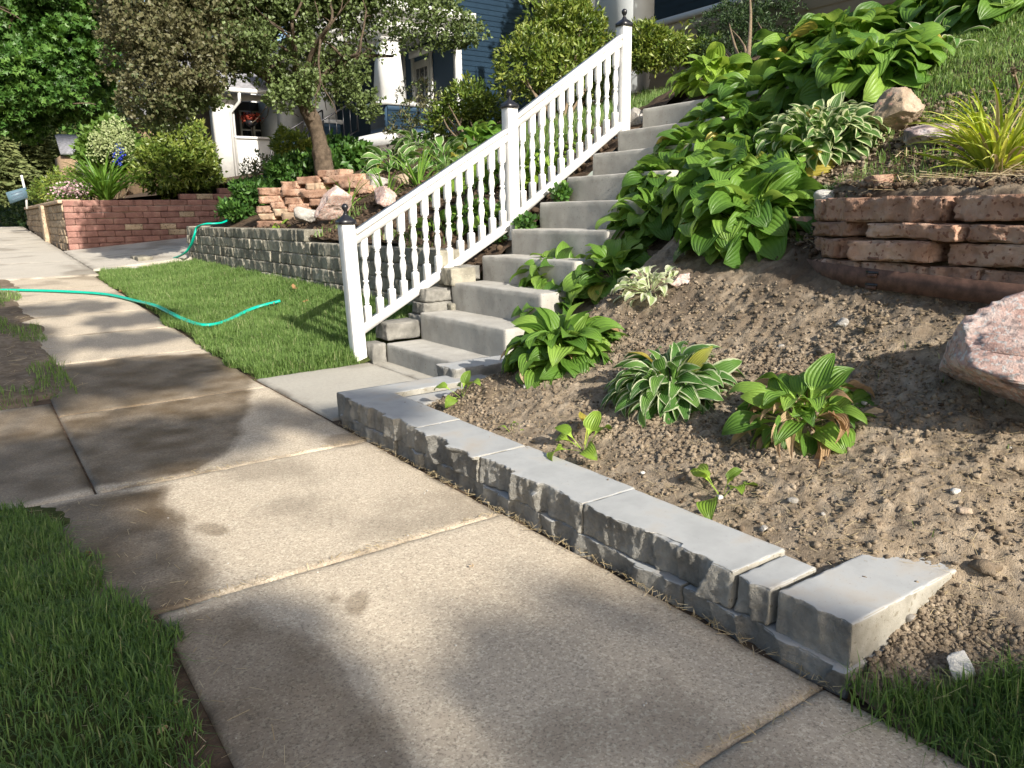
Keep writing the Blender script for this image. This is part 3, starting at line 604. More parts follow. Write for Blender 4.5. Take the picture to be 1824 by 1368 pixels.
# rusty edging strip
ed = thing('metal_edging', 'rusty bent metal landscape edging at the foot of the curved wall', 'garden edging', (3., 1.4, .7))
def strip(s0, s1, off, z0a, z0b, h, n=40):
    V = []
    for s in np.linspace(s0, s1, n):
        x, y, a = on_path(s); nx, ny = -math.sin(a), math.cos(a); f = (s - s0) / (s1 - s0); z0 = z0a + (z0b - z0a) * f
        for o, z in ((off, z0), (off, z0 + h), (off + .004, z0 + h), (off + .004, z0)): V.append((x - nx * -o, y - ny * -o, z))
    V = np.array(V); i = np.arange(n - 1)[:, None] * 4; j = np.arange(4)[None]; j2 = (j + 1) % 4
    return V, [np.stack([(i + j).ravel(), (i + j2).ravel(), (i + 4 + j2).ravel(), (i + 4 + j).ravel()], 1), np.array([[3, 2, 1, 0]]), np.array([[0, 1, 2, 3]]) + (n - 1) * 4]
V, F = strip(.50, 2.5, -.085, .735, .672, .080); put('strip', V, F, M_rust, ed)
for s, z in ((.98, .765), (.98, .715), (1.9, .75), (1.9, .70)):
    V, F = strip(s, s + .05, -.091, z, z, .014, 4); put('tab', V, F, M_rust, ed)
    V, F = strip(s - .005, s + .055, -.088, z + .012, z + .012, .012, 4); put('slot', V, F, M_black, ed)
V, F = strip(.98, 1.03, -.09, .835, .835, .012, 4); put('tab', V, F, M_rust, ed)

# big pink granite boulder and rocks
def boulder(px, py, dim, seed, mat, label, dz=0., rz=0., name='boulder', amp=.12, cuts=9, sub=5, group=None):
    h = hit(px, py); V, F = rock(h + np.array([0, 0, dim[2] * .5 - .04 + dz]), dim, seed, sub, cuts, amp, 2.2, rz); return prop(put(name, V, F, mat), label, 'rock', group)
def granite():
    h = np.array([2.49, .91, .44]); V, F = ico(6); V = V.copy(); V = np.sign(V) * np.abs(V) ** .42; r = np.random.default_rng(5)
    for n, d in (((-.75, .0, .66), .62), ((-.2, -.5, .85), .7), ((-.6, .75, .1), .72), ((-.5, .3, -.8), .45), ((.2, .8, .5), .75), ((-1, 0, -.15), .86), ((0, -1, .2), .8), ((-.8, -.5, -.3), .75)):
        n = np.array(n) / np.linalg.norm(n); e = np.maximum(0, V @ n - d); V -= e[:, None] * n
    V += (V / np.linalg.norm(V, axis=1)[:, None]) * (.05 * fbm(V * 2.3, 5, 77) + .05 * (1 - np.abs(fbm(V * 5, 3, 78)) * 2) + .03 * fbm(V * 15, 3, 79))[:, None]
    V *= np.array([.26, .285, .21]); return prop(put('granite_boulder', V + h + np.array([.06, .0, .14]), F, M_granite), 'large pink granite boulder resting on the dug soil at right edge', 'rock')
granite()
boulder(1592, 236, (.30, .36, .28), 21, M_tanrock, 'blocky tan rock at the foot of the upper lawn', 0, .4, 'boulder', .16, 14)
boulder(1668, 252, (.26, .34, .14), 22, M_marble, 'flat black and white streaked rock beside yellow strap leaf plant', .0, -.7)
boulder(1560, 300, (.2, .2, .1), 29, M_greyrock, 'small grey stone sunk in soil above curved wall', -.02, .3) if False else None
boulder(1712, 1195, (.085, .075, .07), 23, M_whiterock, 'broken whitish lump of stone on soil near the end block', .01, .5, 'stone_chunk', .14, 8, 4)
boulder(1620, 855, (.06, .07, .05), 24, M_tanrock, 'brown clod like rock on soil behind the wall end', .0, .2, 'stone_chunk', .15, 8, 4) if False else None
boulder(1500, 575, (.07, .05, .05), 25, M_greyrock, 'small pale stone on bare soil below curved wall', .01, .6, 'stone_chunk', .12, 8, 4)
boulder(1725, 905, (.06, .06, .035), 26, M_tanrock, 'rough tan stone on soil right of the end block', .01, .6, 'stone_chunk', .12, 8, 4)
boulder(1215, 500, (.20, .16, .10), 27, M_granite, 'pink rock half hidden under the big hostas', -.02, .9)
for i, (px, py, lab) in enumerate([(1412, 896, 'white pebble on soil midway between end block and wilted hosta'), (1145, 843, 'pale pebble on soil just behind the longest wall block'), (1467, 917, 'grey flat pebble on soil uphill of the end block'), (1280, 890, 'white pebble at the foot of the sprout below the wilted hosta'), (1360, 945, 'small grey pebble behind the narrow wall block'), (1250, 912, 'grey pebble between the lone sprout and the wall'), (1620, 1105, 'rounded pebble against the sawn side of the end block'), (1700, 880, 'pale pebble on soil right of and above the end block'), (1540, 720, 'pebble in the shade at the foot of the granite boulder'), (1340, 720, 'pebble between the white edged hosta and wilted hosta'), (1390, 620, 'pebble on the slope above the wilted hosta'), (1800, 800, 'pebble below the granite boulder near the right edge'), (935, 690, 'pebble beside the single stone block at the stair foot'), (1310, 960, 'white pebble touching the back of the wall near its end')]):
    h = hit(px, py); d = random.uniform(.012, .028); V, F = rock(h + np.array([0, 0, d * .25]), (d * 1.3, d, d * .8), 600 + i, 2, 5, .1)
    prop(put('pebble', V, F, M_whiterock if i % 2 else M_greyrock), lab, 'pebble', 'pebbles on the soil bed')
boulder(598, 395, (.52, .40, .40), 31, M_granite, 'large pink boulder in bed behind the first railing post', .06, .3)
boulder(548, 398, (.30, .28, .26), 32, M_greyrock, 'grey tan boulder left of the pink boulder behind grey wall', 0, .9)
boulder(688, 368, (.34, .32, .26), 33, M_granite, 'pink rock in bed seen above the lower rail', 0, .2)
boulder(668, 335, (.42, .36, .22), 34, M_greyrock, 'rounded grey rock right of the stacked red sandstone', 0, 1.2)
boulder(712, 334, (.40, .32, .22), 35, M_tanrock, 'low tan rock in bed furthest right of the rock group', 0, .7)
boulder(1130, 220, (.14, .2, .18), 36, M_greyrock, 'grey rock wedged between top post and stairs', 0, .2)
boulder(1062, 268, (.12, .12, .12), 37, M_tanrock, 'small pale stone under the upper rail beside steps', 0, .2, 'stone_chunk', .12, 8, 4)
# sandstone stack on the left bed
ls = thing('sandstone_stack', 'leaning stack of red sandstone slabs in left bed under the tree', 'garden wall', hit(545, 395))
A = hit(470, 398); B = hit(640, 372); A = np.array([3.35, 10.6, .92]); B = np.array([4.25, 8.95, 1.28])
dv = (B - A)[:2]; Ls = np.linalg.norm(dv); ang = math.atan2(dv[1], dv[0])
for c in range(5):
    s = .0 + (.06 if c % 2 else 0); k = 0
    while s < Ls:
        L = random.choice([.26, .36, .46, .62]); f = (s + L / 2) / Ls; x, y = A[:2] + dv * f
        z = A[2] + (B[2] - A[2]) * f + c * .108 - .02
        if z < 1.50 + .14 * f and L + s < Ls + .2: stone_at((x + .02 * c, y + .02 * c, z), L * .97, .24, random.uniform(.085, .108), ang + random.uniform(-.06, .06), 700 + c * 17 + k, M_sand if random.random() < .8 else M_sandtop, ls, 'stone', 3, random.uniform(-.03, .03))
        s += L; k += 1

# ================================================================== leaves: hosta and strap
def hosta_leaf(name, elev, L, W, pet, droop, seed, mat, fold=.25, wave=.06, narrow=.62, pinch=.8):
    r = np.random.default_rng(seed); rows = []; uv = []; npet, nb, cols = 4, 9, 7; th = R_(elev); x = z = 0.; pts = []
    for i in range(npet): pts.append((x, z, th, -.3 + .3 * i / npet, 0)); st = pet / npet; x += st * math.cos(th); z += st * math.sin(th); th -= R_(4)
    for i in range(nb):
        t = i / (nb - 1); pts.append((x, z, th, t, 1)); st = L / (nb - 1); x += st * math.cos(th); z += st * math.sin(th); th -= R_(droop) / nb * (.6 + .8 * t)
    side = r.uniform(-.12, .12); ph = r.uniform(0, 6.3)
    for x, z, th, t, bl in pts:
        wd = .0035 if not bl else max(.002, W / 2 * (math.sin(math.pi * min(1, max(0, (t * .985 + .015)) ** narrow)) ** pinch))
        if bl and t > .93: wd = min(wd, W * .03)
        nx, nz = -math.sin(th), math.cos(th)
        for j in range(cols):
            u = -1 + 2 * j / (cols - 1); off = fold * abs(u) * wd - (.25 * wd * u * u * 0) + (wave * wd * math.sin(9 * t + ph + (2 if u > 0 else 0)) * u * u if bl else 0)
            rows.append((x + nx * off, u * wd + side * max(0, t) ** 2 * L * .6, z + nz * off)); uv.append((u, t))
    return mesh(name, np.array(rows), gridF(npet + nb, cols), mat, smooth=True, uv=np.array(uv))
GREEN = [(.062, .142, .02), (.098, .20, .028), (.142, .265, .038), (.22, .35, .06)]
MH_green = hosta_mat('hosta_green', GREEN)
MH_lime = hosta_mat('hosta_lime', [(.13, .23, .025), (.20, .32, .04), (.28, .42, .06)])
MH_var = hosta_mat('hosta_white_edge', [(.06, .15, .03), (.09, .20, .04), (.13, .25, .05)], (.50, .55, .35), ew=.76)
MH_var2 = hosta_mat('hosta_cream_edge', [(.06, .14, .03), (.09, .19, .04), (.12, .22, .06)], (.55, .60, .34), ew=.62)
MH_brown = hosta_mat('hosta_withered', [(.32, .20, .10), (.46, .33, .19), (.56, .43, .28)], rough=.8, spec=.15)
MH_yellow = hosta_mat('hosta_yellowing', [(.36, .30, .05), (.40, .36, .07), (.30, .33, .06)])
def leafset(tag, L, W, pet, mat, seed, fold=.28, wave=.09, narrow=.62, pinch=.8):
    S = []
    for e, dr, pf in ((82, 80, .9), (68, 105, 1.), (52, 122, 1.05), (38, 120, 1.05), (24, 100, 1.0), (12, 66, .95)):
        for k in range(2): S.append((e, hosta_leaf('leaf', e, L, W, pet * pf, dr + (15 if k else -12), seed + e + k, mat, fold, wave * (1 + k), narrow, pinch)))
    return S
LS_big = leafset('big', .185, .158, .18, MH_green, 1000, .24, .10, .60, .60)
MH_var3 = MH_var2
MH_white = hosta_mat('hosta_pale', [(.30, .40, .16), (.42, .50, .26), (.50, .56, .34)], (.62, .64, .46), ew=.5)
LS_white = leafset('white', .075, .045, .11, MH_white, 1470, .25, .1, .65)
LS_wilt = leafset('wilt', .125, .072, .11, MH_green, 1480, .34, .14, .64)
LS_var3 = leafset('fine', .085, .044, .15, MH_var3, 1450, .25, .1, .7)
LS_mid = leafset('mid', .17, .105, .13, MH_green, 1100)
LS_lime = leafset('lime', .17, .12, .16, MH_lime, 1200)
LS_var = leafset('var', .15, .060, .13, MH_var, 1300, .22, .07, .72)
LS_var2 = leafset('var2', .13, .055, .11, MH_var2, 1400, .25, .1, .72)
LS_small = leafset('small', .085, .045, .05, MH_lime, 1500)
def hosta(name, label, base, sets, n, s=1., group=None, lean=18., brown=0., yellow=.012, emin=6, emax=84, cat='plant', seed=0, sag=0., spread=None):
    r = np.random.default_rng(seed); o = thing(name, label, cat, base, group)
    for i in range(n):
        f = (i + .5) / n; el = emax - (emax - emin) * f ** .8 + r.normal() * 6; az = i * 2.39996 + r.normal() * .55
        mel, me = min([x for x in sets], key=lambda x: abs(x[0] - el) + r.random() * 9); l = link('leaf', me, o)
        sc = s * r.uniform(.72, 1.15); tw_ = r.normal() * .5
        tl = R_(lean) * math.cos(az); el_fix = R_(el - mel)
        rr = (spread or .04 * s) * (f ** .5) * r.uniform(.5, 1.2)
        Mx = Matrix.Rotation(az, 4, 'Z') @ Matrix.Translation((rr, 0, 0)) @ Matrix.Rotation(-(el_fix * .7 + tl * .8), 4, 'Y') @ Matrix.Rotation(tw_, 4, 'X') @ Matrix.Scale(sc, 4)
        l.matrix_local = Mx
        b = r.random() if not brown else r.random() * (1.5 if f < .3 else .72)
        if b < brown: l.material_slots[0].link = 'OBJECT'; l.material_slots[0].material = MH_brown; l.matrix_local = Mx @ Matrix.Rotation(.15, 4, 'Y') @ Matrix.Diagonal((1.02, .42, 1.05, 1))
        elif b < brown + yellow: l.material_slots[0].link = 'OBJECT'; l.material_slots[0].material = MH_yellow
    return o
G1 = 'green hostas beside the stairs'
def at(px, py, dz=0.): h = hit(px, py); return (h[0], h[1], h[2] + dz - .02)
# tall mass beside the stairs
hosta('hosta', 'big glossy green hosta at the front of the mass beside the stairs, large drooping leaves', at(1335, 402), LS_big, 140, 1.1, G1, seed=1, yellow=.03)
hosta('hosta', 'broad green hosta spilling over the middle steps', at(1172, 402), LS_big, 125, 1.05, G1, seed=2)
hosta('hosta', 'green hosta nearest the upper steps with pale upright leaves', at(1248, 286), LS_big, 125, 1.05, G1, seed=3)
hosta('hosta', 'green hosta behind the front mass, just left of the cream edged clump', at(1358, 325), LS_big, 120, 1.08, G1, seed=4)
hosta('hosta', 'green hosta in the centre of the mass, shaded by its neighbours', at(1300, 345), LS_big, 110, 1.1, G1, seed=44)
hosta('hosta', 'green hosta overhanging the sixth and seventh steps', at(1192, 338), LS_big, 110, 1., G1, seed=47)
hosta('hosta', 'green hosta behind the stairs mass and left of the cream edged clump', at(1338, 248), LS_big, 100, 1.0, G1, seed=48)
hosta('hosta', 'green hosta joining the stairs mass to the top bank row', at(1300, 236), LS_big, 100, 1.05, G1, seed=45)
hosta('hosta', 'low green hosta next to the fifth step below the big clump', at(1095, 498), LS_big, 90, .92, G1, seed=5)
hosta('hosta', 'small green hosta with pointed leaves leaning over the fourth step', at(995, 498), LS_mid, 90, 1.05, G1, seed=6)
hosta('hosta', 'green hosta with a few browned leaves beside the lowest steps', at(1005, 632), LS_mid, 190, 1.05, None, seed=7, brown=.09)
hosta('hosta', 'dark pointed leaf hosta wedged between third step and the browned hosta', at(985, 556), LS_mid, 90, .85, None, seed=46)
hosta('hosta', 'white edged hosta with narrow drooping leaves on the soil', at(1198, 690), LS_var, 200, .98, None, yellow=.03, seed=8, lean=22)
hosta('hosta', 'wilted hosta with withered brown leaves hanging round its base', at(1437, 745), LS_wilt, 120, 1.08, None, seed=9, brown=.40, yellow=0)
hosta('hosta', 'small white leaved hosta tucked under the big green clump', at(1158, 515), LS_white, 70, 1.0, None, seed=10)
hosta('hosta', 'cream edged small leaved hosta below the tan rock', at(1462, 268), LS_var3, 380, 1.5, None, seed=11)
hosta('hosta', 'low cream edged hosta creeping beside the curved wall top', at(1480, 350), LS_var2, 30, .6, None, seed=12)
G2 = 'green hostas at the top of the bank'
hosta('hosta', 'top bank green hosta furthest left, above the stairs hostas', at(1352, 195), LS_big, 110, 1.2, G2, seed=13)
hosta('hosta', 'top bank green hosta directly above the cream edged clump', at(1460, 165), LS_big, 150, 1.25, G2, seed=14)
hosta('hosta', 'top bank green hosta touching the edge of the upper lawn', at(1560, 145), LS_big, 130, 1.2, G2, seed=15)
hosta('hosta', 'top bank green hosta behind, highest in the middle of its row', at(1500, 95), LS_big, 100, 1.25, G2, seed=16)
hosta('hosta', 'top bank green hosta furthest back on the left of the row', at(1420, 110), LS_big, 50, 1.2, G2, seed=17)
hosta('hosta', 'white streaked hosta at the lawn edge of the top bank', at(1650, 98), LS_var, 34, 1.25, None, seed=18)
hosta('hosta', 'dark green hosta above the upper lawn, left of the pair', at(1700, 40), LS_big, 100, 1.25, G2, seed=19)
hosta('hosta', 'dark green hosta above the upper lawn at the right edge', at(1800, 25), LS_big, 100, 1.25, G2, seed=20)
hosta('hosta', 'light green hosta clump behind the top railing post', at(1180, 150), LS_lime, 90, 1.2, None, seed=21, lean=10)
hosta('hosta', 'light green hosta clump right of the top post, nearer the last step', at(1272, 150), LS_lime, 80, 1.15, None, seed=22, lean=10)
# seedlings on the soil
for i, (px, py, n, s, lab) in enumerate([(822, 706, 5, .62, 'young hosta sprout beside the corner cap of the wall'), (912, 768, 4, .42, 'tiny hosta sprout on the soil behind the second wall block'), (1040, 800, 7, .78, 'young lime hosta with five leaves close behind the wall'), (1285, 882, 6, .62, 'young hosta sprout on bare soil below the wilted hosta')]):
    hosta('hosta_seedling', lab, at(px, py, .015), LS_lime if i in (0, 2) else LS_small if i == 1 else LS_lime, n, s * (.8 if i != 1 else 1.3), 'hosta sprouts on the bare soil', seed=30 + i, emin=25, emax=75)
# left bed hostas
G3 = 'hostas in the left bed'
for i, (px, py, st, n, s, lab) in enumerate([(700, 300, LS_var, 60, 1.7, 'white striped hosta in left bed beside the red sandstone'), (790, 290, LS_var, 60, 1.7, 'white striped hosta in left bed left of the middle post'), (850, 262, LS_big, 46, 1.2, 'tall green hosta with raised leaves left of the middle post'), (660, 285, LS_mid, 50, 1.6, 'green hosta in left bed behind the tree trunk'), (480, 330, LS_mid, 46, 1.5, 'dark green hosta in left bed shaded by the small tree'), (830, 330, LS_lime, 36, 1.1, 'lime green hosta behind the lower balusters'), (870, 400, LS_big, 26, .75, 'green hosta low behind the lower rail next to middle post'), (975, 318, LS_lime, 44, 1.0, 'light green hosta behind the upper balusters'), (775, 408, LS_lime, 24, .6, 'small lime hosta on dark soil behind the lower balusters'), (835, 392, LS_big, 40, .8, 'dark green hosta behind the lower balusters near their middle'), (905, 322, LS_big, 44, .95, 'green hosta just behind the middle post'), (1030, 262, LS_lime, 34, .8, 'lime hosta behind the top of the upper rail'), (620, 268, LS_var, 50, 1.6, 'white striped hosta nearest the trunk of the small tree'), (745, 262, LS_var, 60, 1.6, 'white striped hosta at the back of left bed below the porch'), (500, 408, LS_small, 14, 1.3, 'tiny lime hosta on soil above the grey wall')]):
    hosta('hosta', lab, at(px, py), st, n, s, G3, seed=50 + i, lean=12)

# strap leaved clumps (daylily): each leaf an object
def strap_leaf(L, W, e, droop, mat, seed):
    th = R_(e); x = z = 0.; rows = []; uv = []; n = 9
    for i in range(n):
        t = i / (n - 1); wd = W / 2 * (1 - t ** 2.2) * (.75 + .5 * min(1, t * 4) * .5) + .0005; nx, nz = -math.sin(th), math.cos(th)
        for u in (-1, 0, 1): rows.append((x + nx * abs(u) * wd * .5, u * wd, z + nz * abs(u) * wd * .5)); uv.append((u, t))
        x += L / (n - 1) * math.cos(th); z += L / (n - 1) * math.sin(th); th -= R_(droop) / n * (.3 + 1.4 * t)
    return mesh('leaf', np.array(rows), gridF(n, 3), mat, smooth=True, uv=np.array(uv))
ML_green = leaf_mat('strap_green', [(.08, .17, .025), (.12, .23, .035), (.17, .30, .05)], 'obj', .42, .35)
ML_yel = leaf_mat('strap_yellow', [(.24, .33, .04), (.40, .48, .08), (.58, .58, .17)], 'obj', .45, .35)
ML_dark = leaf_mat('strap_dark', [(.035, .08, .02), (.06, .12, .03)], 'obj', .42, .3)
def strap(name, label, base, n, L, W, mat, seed, group=None, cat='plant', droop=95, straw=0.):
    r = np.random.default_rng(seed); S = [strap_leaf(L * a, W, e, droop * b, mat, 0) for a, e, b in ((1, 84, .8), (1.05, 74, 1.), (.95, 64, 1.05), (1., 55, .95), (.8, 45, .9), (.9, 80, 1.3))]; o = thing(name, label, cat, base, group)
    for i in range(n):
        l = link('leaf', S[r.integers(len(S))], o); s = r.uniform(.7, 1.12); az = i * 2.39996 + r.normal() * .3
        l.matrix_local = Matrix.Rotation(az, 4, 'Z') @ Matrix.Translation((r.uniform(0, .25) * L * .35, 0, 0)) @ Matrix.Rotation(r.normal() * .12, 4, 'Y') @ Matrix.Rotation(r.normal() * .3, 4, 'X') @ Matrix.Scale(s, 4)
        if r.random() < straw: l.material_slots[0].link = 'OBJECT'; l.material_slots[0].material = M_straw_obj
    return o
M_straw_obj = leaf_mat('straw_leaf', [(.32, .26, .15), (.45, .38, .24)], 'obj', .8, .2, .1)
strap('strap_leaf_plant', 'yellow striped strap leaf clump above the curved wall', at(1775, 312), 230, .44, .019, ML_yel, 1, droop=105, straw=.10)
strap('daylily', 'tall arching green daylily clump on top of the red wall', (2.45, 17.55, 1.40), 190, 1.1, .045, ML_green, 2, droop=100)
strap('daylily', 'thin leaved daylily in front of the sandstone stack', at(690, 360), 26, .55, .02, ML_green, 3, droop=90)
strap('daylily', 'small daylily tuft left of the pink boulder group', at(618, 372), 20, .5, .02, ML_green, 4, droop=80)
strap('daylily', 'thin leaved daylily beneath the white striped hostas', at(745, 330), 28, .6, .022, ML_green, 5, droop=90)
strap('daylily', 'yellow green daylily behind the lower balusters near the middle post', at(935, 330), 22, .5, .03, ML_green, 6, droop=80)

# ================================================================== joined leaf foliage: shrubs and trees
def leafblades(P, D, L, W, rs, fold=.25, lobes=False):
    """one small folded leaf per point; D = pointing direction."""
    n = len(P); D = D / (np.linalg.norm(D, axis=1)[:, None] + 1e-9); r = rs.normal(size=(n, 3)); S = np.cross(D, r); S /= np.linalg.norm(S, axis=1)[:, None] + 1e-9; U = np.cross(S, D)
    L = np.broadcast_to(L, (n,))[:, None]; W = np.broadcast_to(W, (n,))[:, None]
    if lobes:      # five pointed maple-like outline
        A = [(0, 0), (-.48, .12), (-.28, .34), (-.60, .62), (-.22, .62), (0, 1.05), (.22, .62), (.60, .62), (.28, .34), (.48, .12)]
        V = np.stack([P + D * (b * L) + S * (a * W * 1.0) - U * (abs(a) * fold * W) for a, b in A], 1); k = len(A)
        b0 = np.arange(n)[:, None] * k; F = np.concatenate([b0 + np.array([[0, i, i + 1]]) for i in range(1, k - 1)]); return V.reshape(-1, 3), F, k
    V = np.stack([P, P + D * L * .45 + S * W * .5 + U * W * fold, P + D * L, P + D * L * .45 - S * W * .5 + U * W * fold], 1)
    b0 = np.arange(n)[:, None] * 4; return V.reshape(-1, 3), np.concatenate([b0 + np.array([[0, 1, 2]]), b0 + np.array([[0, 2, 3]])]), 4
def crown(lobes, per, leaf, rs, rosette=6, up=.35, shell=.55, seed=0, lob=False, lumps=.35, spread=.9, gap_t=-.32, tf=None):
    """lobes: (centre, radii, weight); rosettes of leaves spread through the outer volume of each lobe."""
    Ps, Ds, tint = [], [], []
    for c, r, wgt in lobes:
        n = int(per * wgt); d = rs.normal(size=(n, 3)); d /= np.linalg.norm(d, axis=1)[:, None]
        k = shell + (1 - shell) * rs.random(n) ** .6; k *= 1 + lumps * fbm(d * 2.2 + np.asarray(c), 3, seed)
        gap = fbm(d * 3.4 + np.asarray(c) * 3, 2, seed + 9) > gap_t; d, k = d[gap], k[gap]; n = len(d)
        p = np.asarray(c) + d * k[:, None] * np.asarray(r); o = d * .8 + np.array([0, 0, up]); 
        t0 = rs.random(n) * .5 + .25 * (k - .5) + .18 * fbm(p * 1.3, 2, seed + 2)
        if tf is not None: t0 = tf(p, t0)
        for j in range(rosette):
            v = rs.normal(size=(n, 3)) * spread + o; Ps.append(p + rs.normal(size=(n, 3)) * leaf[0] * .25); Ds.append(v); tint.append(np.clip(t0 + rs.normal(size=n) * .10 + .15, 0, 1))
    P, D, t = np.concatenate(Ps), np.concatenate(Ds), np.concatenate(tint)
    s = rs.uniform(.7, 1.2, len(P)); V, F, k = leafblades(P, D, leaf[0] * s, leaf[1] * s, rs, .22, lob); return V, F, np.repeat(t, k)
def shrub(name, label, base, lobes, per, leaf, mat, seed, group=None, stems=7, cat='shrub', **k):
    k.setdefault('lumps', .6); k.setdefault('gap_t', -.2)
    rs = np.random.default_rng(seed); o = thing(name, label, cat, base, group)
    V, F, t = crown(lobes, per, leaf, rs, seed=seed, **k); f = put('foliage', V, F, mat, o, attrs={'tint': t}); f['kind'] = 'stuff'
    mb = MB()
    for i in range(stems):
        c, r, _ = lobes[i % len(lobes)]; e = np.asarray(c) + rs.normal(size=3) * np.asarray(r) * .45; b = np.asarray(base, float) + np.array([0, 0, -.05]); m = (b + e) / 2 + rs.normal(size=3) * np.asarray(r) * .12
        P = spline([b, m, e], 7); mb.add(*tube(P, np.linspace(.018, .005, 7) * (1 + np.mean(r)), 5))
    s = mb.put('stem', M_stem, o); s['kind'] = 'stuff'; return o
ML_rhodo = leaf_mat('rhododendron_leaf', [(.045, .085, .015), (.09, .145, .022), (.17, .22, .04), (.30, .33, .08)], rough=.4, trans=.25, spec=.45)
ML_yrhodo = leaf_mat('yellow_green_leaf', [(.05, .09, .015), (.11, .16, .025), (.20, .24, .04), (.30, .32, .07)], rough=.42, trans=.3)
ML_dkleaf = leaf_mat('dark_leaf', [(.015, .035, .012), (.03, .06, .018), (.05, .09, .025)], rough=.5, trans=.2)
ML_maple = leaf_mat('maple_leaf', [(.022, .06, .014), (.045, .115, .022), (.082, .175, .034), (.135, .25, .05)], rough=.45, trans=.3)
ML_haw = leaf_mat('small_tree_leaf', [(.06, .062, .03), (.115, .11, .055), (.145, .14, .07), (.085, .115, .042), (.115, .165, .055), (.16, .215, .075)], rough=.5, trans=.3)
ML_spruce = leaf_mat('spruce_needle', [(.05, .075, .03), (.11, .14, .05), (.18, .20, .08)], rough=.7, trans=.1, spec=.2)
ML_hyd = leaf_mat('hydrangea_leaf', [(.06, .12, .02), (.10, .18, .03), (.15, .24, .05)], rough=.5, trans=.3)
ML_bloom = leaf_mat('cream_bloom', [(.24, .32, .12), (.36, .42, .20), (.48, .50, .32)], rough=.7, trans=.3)
ML_blue = leaf_mat('blue_bloom', [(.03, .05, .40), (.06, .10, .60)], rough=.6, trans=.2)
ML_pink = leaf_mat('pink_bloom', [(.45, .22, .30), (.55, .40, .42), (.6, .5, .48)], rough=.6, trans=.3)
ML_red = leaf_mat('red_bloom', [(.22, .03, .02), (.34, .07, .035)], rough=.6, trans=.3)
def lb(px, py, Y, rpx, ry=None, wgt=1., asp=1.):
    c = gY(px, py, Y); d = float(cf @ (c - CAMP)); r = rpx * d / FPX; return (c, (r, ry or r, r * asp), wgt)
shrub('azalea_bush', 'rounded olive green rhododendron bush above the red wall', (4.3, 17.9, 1.55), [lb(318, 285, 17.9, 62, .9, 1., .95), lb(290, 300, 17.6, 45, .7, .7), lb(352, 305, 17.8, 38, .7, .7)], 900, (.13, .05), ML_rhodo, 1, stems=9)
hy = shrub('hydrangea_bush', 'hydrangea bush covered in pale cream blooms above the daylily', (2.9, 19., 1.42), [lb(200, 262, 19., 44, .7, 1., .9), lb(170, 262, 19., 28, .5, .5), lb(228, 265, 19., 28, .5, .5)], 620, (.15, .10), ML_hyd, 2, stems=6, rosette=5)
rs = np.random.default_rng(3)
for i in range(46):
    a = rs.uniform(0, 6.28); q = rs.uniform(.2, 1); c = gY(200 + 52 * q * math.cos(a), 254 + 36 * q * math.sin(a), 17.95 + .4 * q); d = rs.normal(size=(40, 3)); d /= np.linalg.norm(d, axis=1)[:, None]
    P = c + d * rs.random((40, 1)) ** .4 * np.array([.085, .085, .14]); V, F, k = leafblades(P, d, .05, .045, rs); put('bloom', V, F, ML_bloom, hy, attrs={'tint': rs.random(len(V))})['kind'] = 'stuff'
bl = thing('delphinium', 'spike of bright blue flowers below the hydrangea', 'flower', gY(211, 300, 18.2)); P = gY(211, 273, 18.1) + rs.normal(size=(260, 3)) * np.array([.045, .045, .10]); V, F, k = leafblades(P, rs.normal(size=(260, 3)), .045, .04, rs); put('bloom', V, F, ML_blue, bl, attrs={'tint': rs.random(len(V))})['kind'] = 'stuff'
V, F = tube([gY(211, 300, 18.2), gY(211, 272, 18.1)], .012, 5); put('stem', V, F, M_stem, bl)
shrub('rhododendron_bush', 'tall olive rhododendron bush behind the upper rail', at(1000, 215), [lb(1000, 60, 8.6, 62, .7, 1.), lb(1022, 66, 8.4, 42, .5, .8), lb(950, 120, 8.4, 56, .6, .9), lb(1010, 140, 8.2, 60, .6, 1.), lb(1060, 110, 8.2, 46, .5, .7), lb(1000, 26, 8.6, 34, .4, .5)], 560, (.085, .032), ML_rhodo, 4, stems=12)
shrub('rhododendron_bush', 'loose green shrub just left of the middle post by the blue house', at(840, 260), [lb(830, 185, 10.2, 42, .5, 1.), lb(862, 205, 10., 34, .4, .7), lb(800, 215, 10.4, 34, .4, .6)], 380, (.085, .034), ML_rhodo, 5)
shrub('rhododendron_bush', 'sparse brownish shrub in front of the porch column', at(745, 255), [lb(745, 178, 11.5, 34, .5, .45), lb(765, 218, 11.3, 38, .5, .6), lb(715, 230, 11.6, 24, .4, .3)], 300, (.07, .028), ML_haw, 6, spread=1.2)
shrub('rhododendron_bush', 'leafy green shrub right of the top post', at(1175, 120), [lb(1170, 85, 6.9, 40, .45, 1.), lb(1145, 66, 7., 26, .35, .7), lb(1140, 100, 7., 26, .35, .6), lb(1195, 88, 7.0, 24, .35, .5), lb(1238, 92, 6.8, 24, .35, .5)], 420, (.07, .026), ML_rhodo, 7)
shrub('yew_bush', 'dark evergreen shrub between the top post and top bank hostas', at(1330, 130), [lb(1320, 70, 6.6, 55, .5, 1.), lb(1300, 40, 7., 34, .5, .7), lb(1370, 40, 6.6, 46, .5, .8), lb(1350, 0, 7., 50, .5, .8), lb(1280, 105, 6.4, 34, .4, .6)], 640, (.05, .016), ML_dkleaf, 8)
shrub('azalea_bush', 'yellow green azalea behind the small tree trunk', at(522, 288), [lb(518, 262, 13.0, 28, .5, 1.), lb(540, 280, 12.8, 26, .4, .8)], 420, (.09, .035), ML_yrhodo, 9)
shrub('azalea_bush', 'sparse low shrub before the white porch wall', at(455, 308), [lb(462, 290, 14., 20, .4, .6), lb(440, 300, 14., 16, .4, .4)], 70, (.08, .035), ML_haw, 10, spread=1.2)
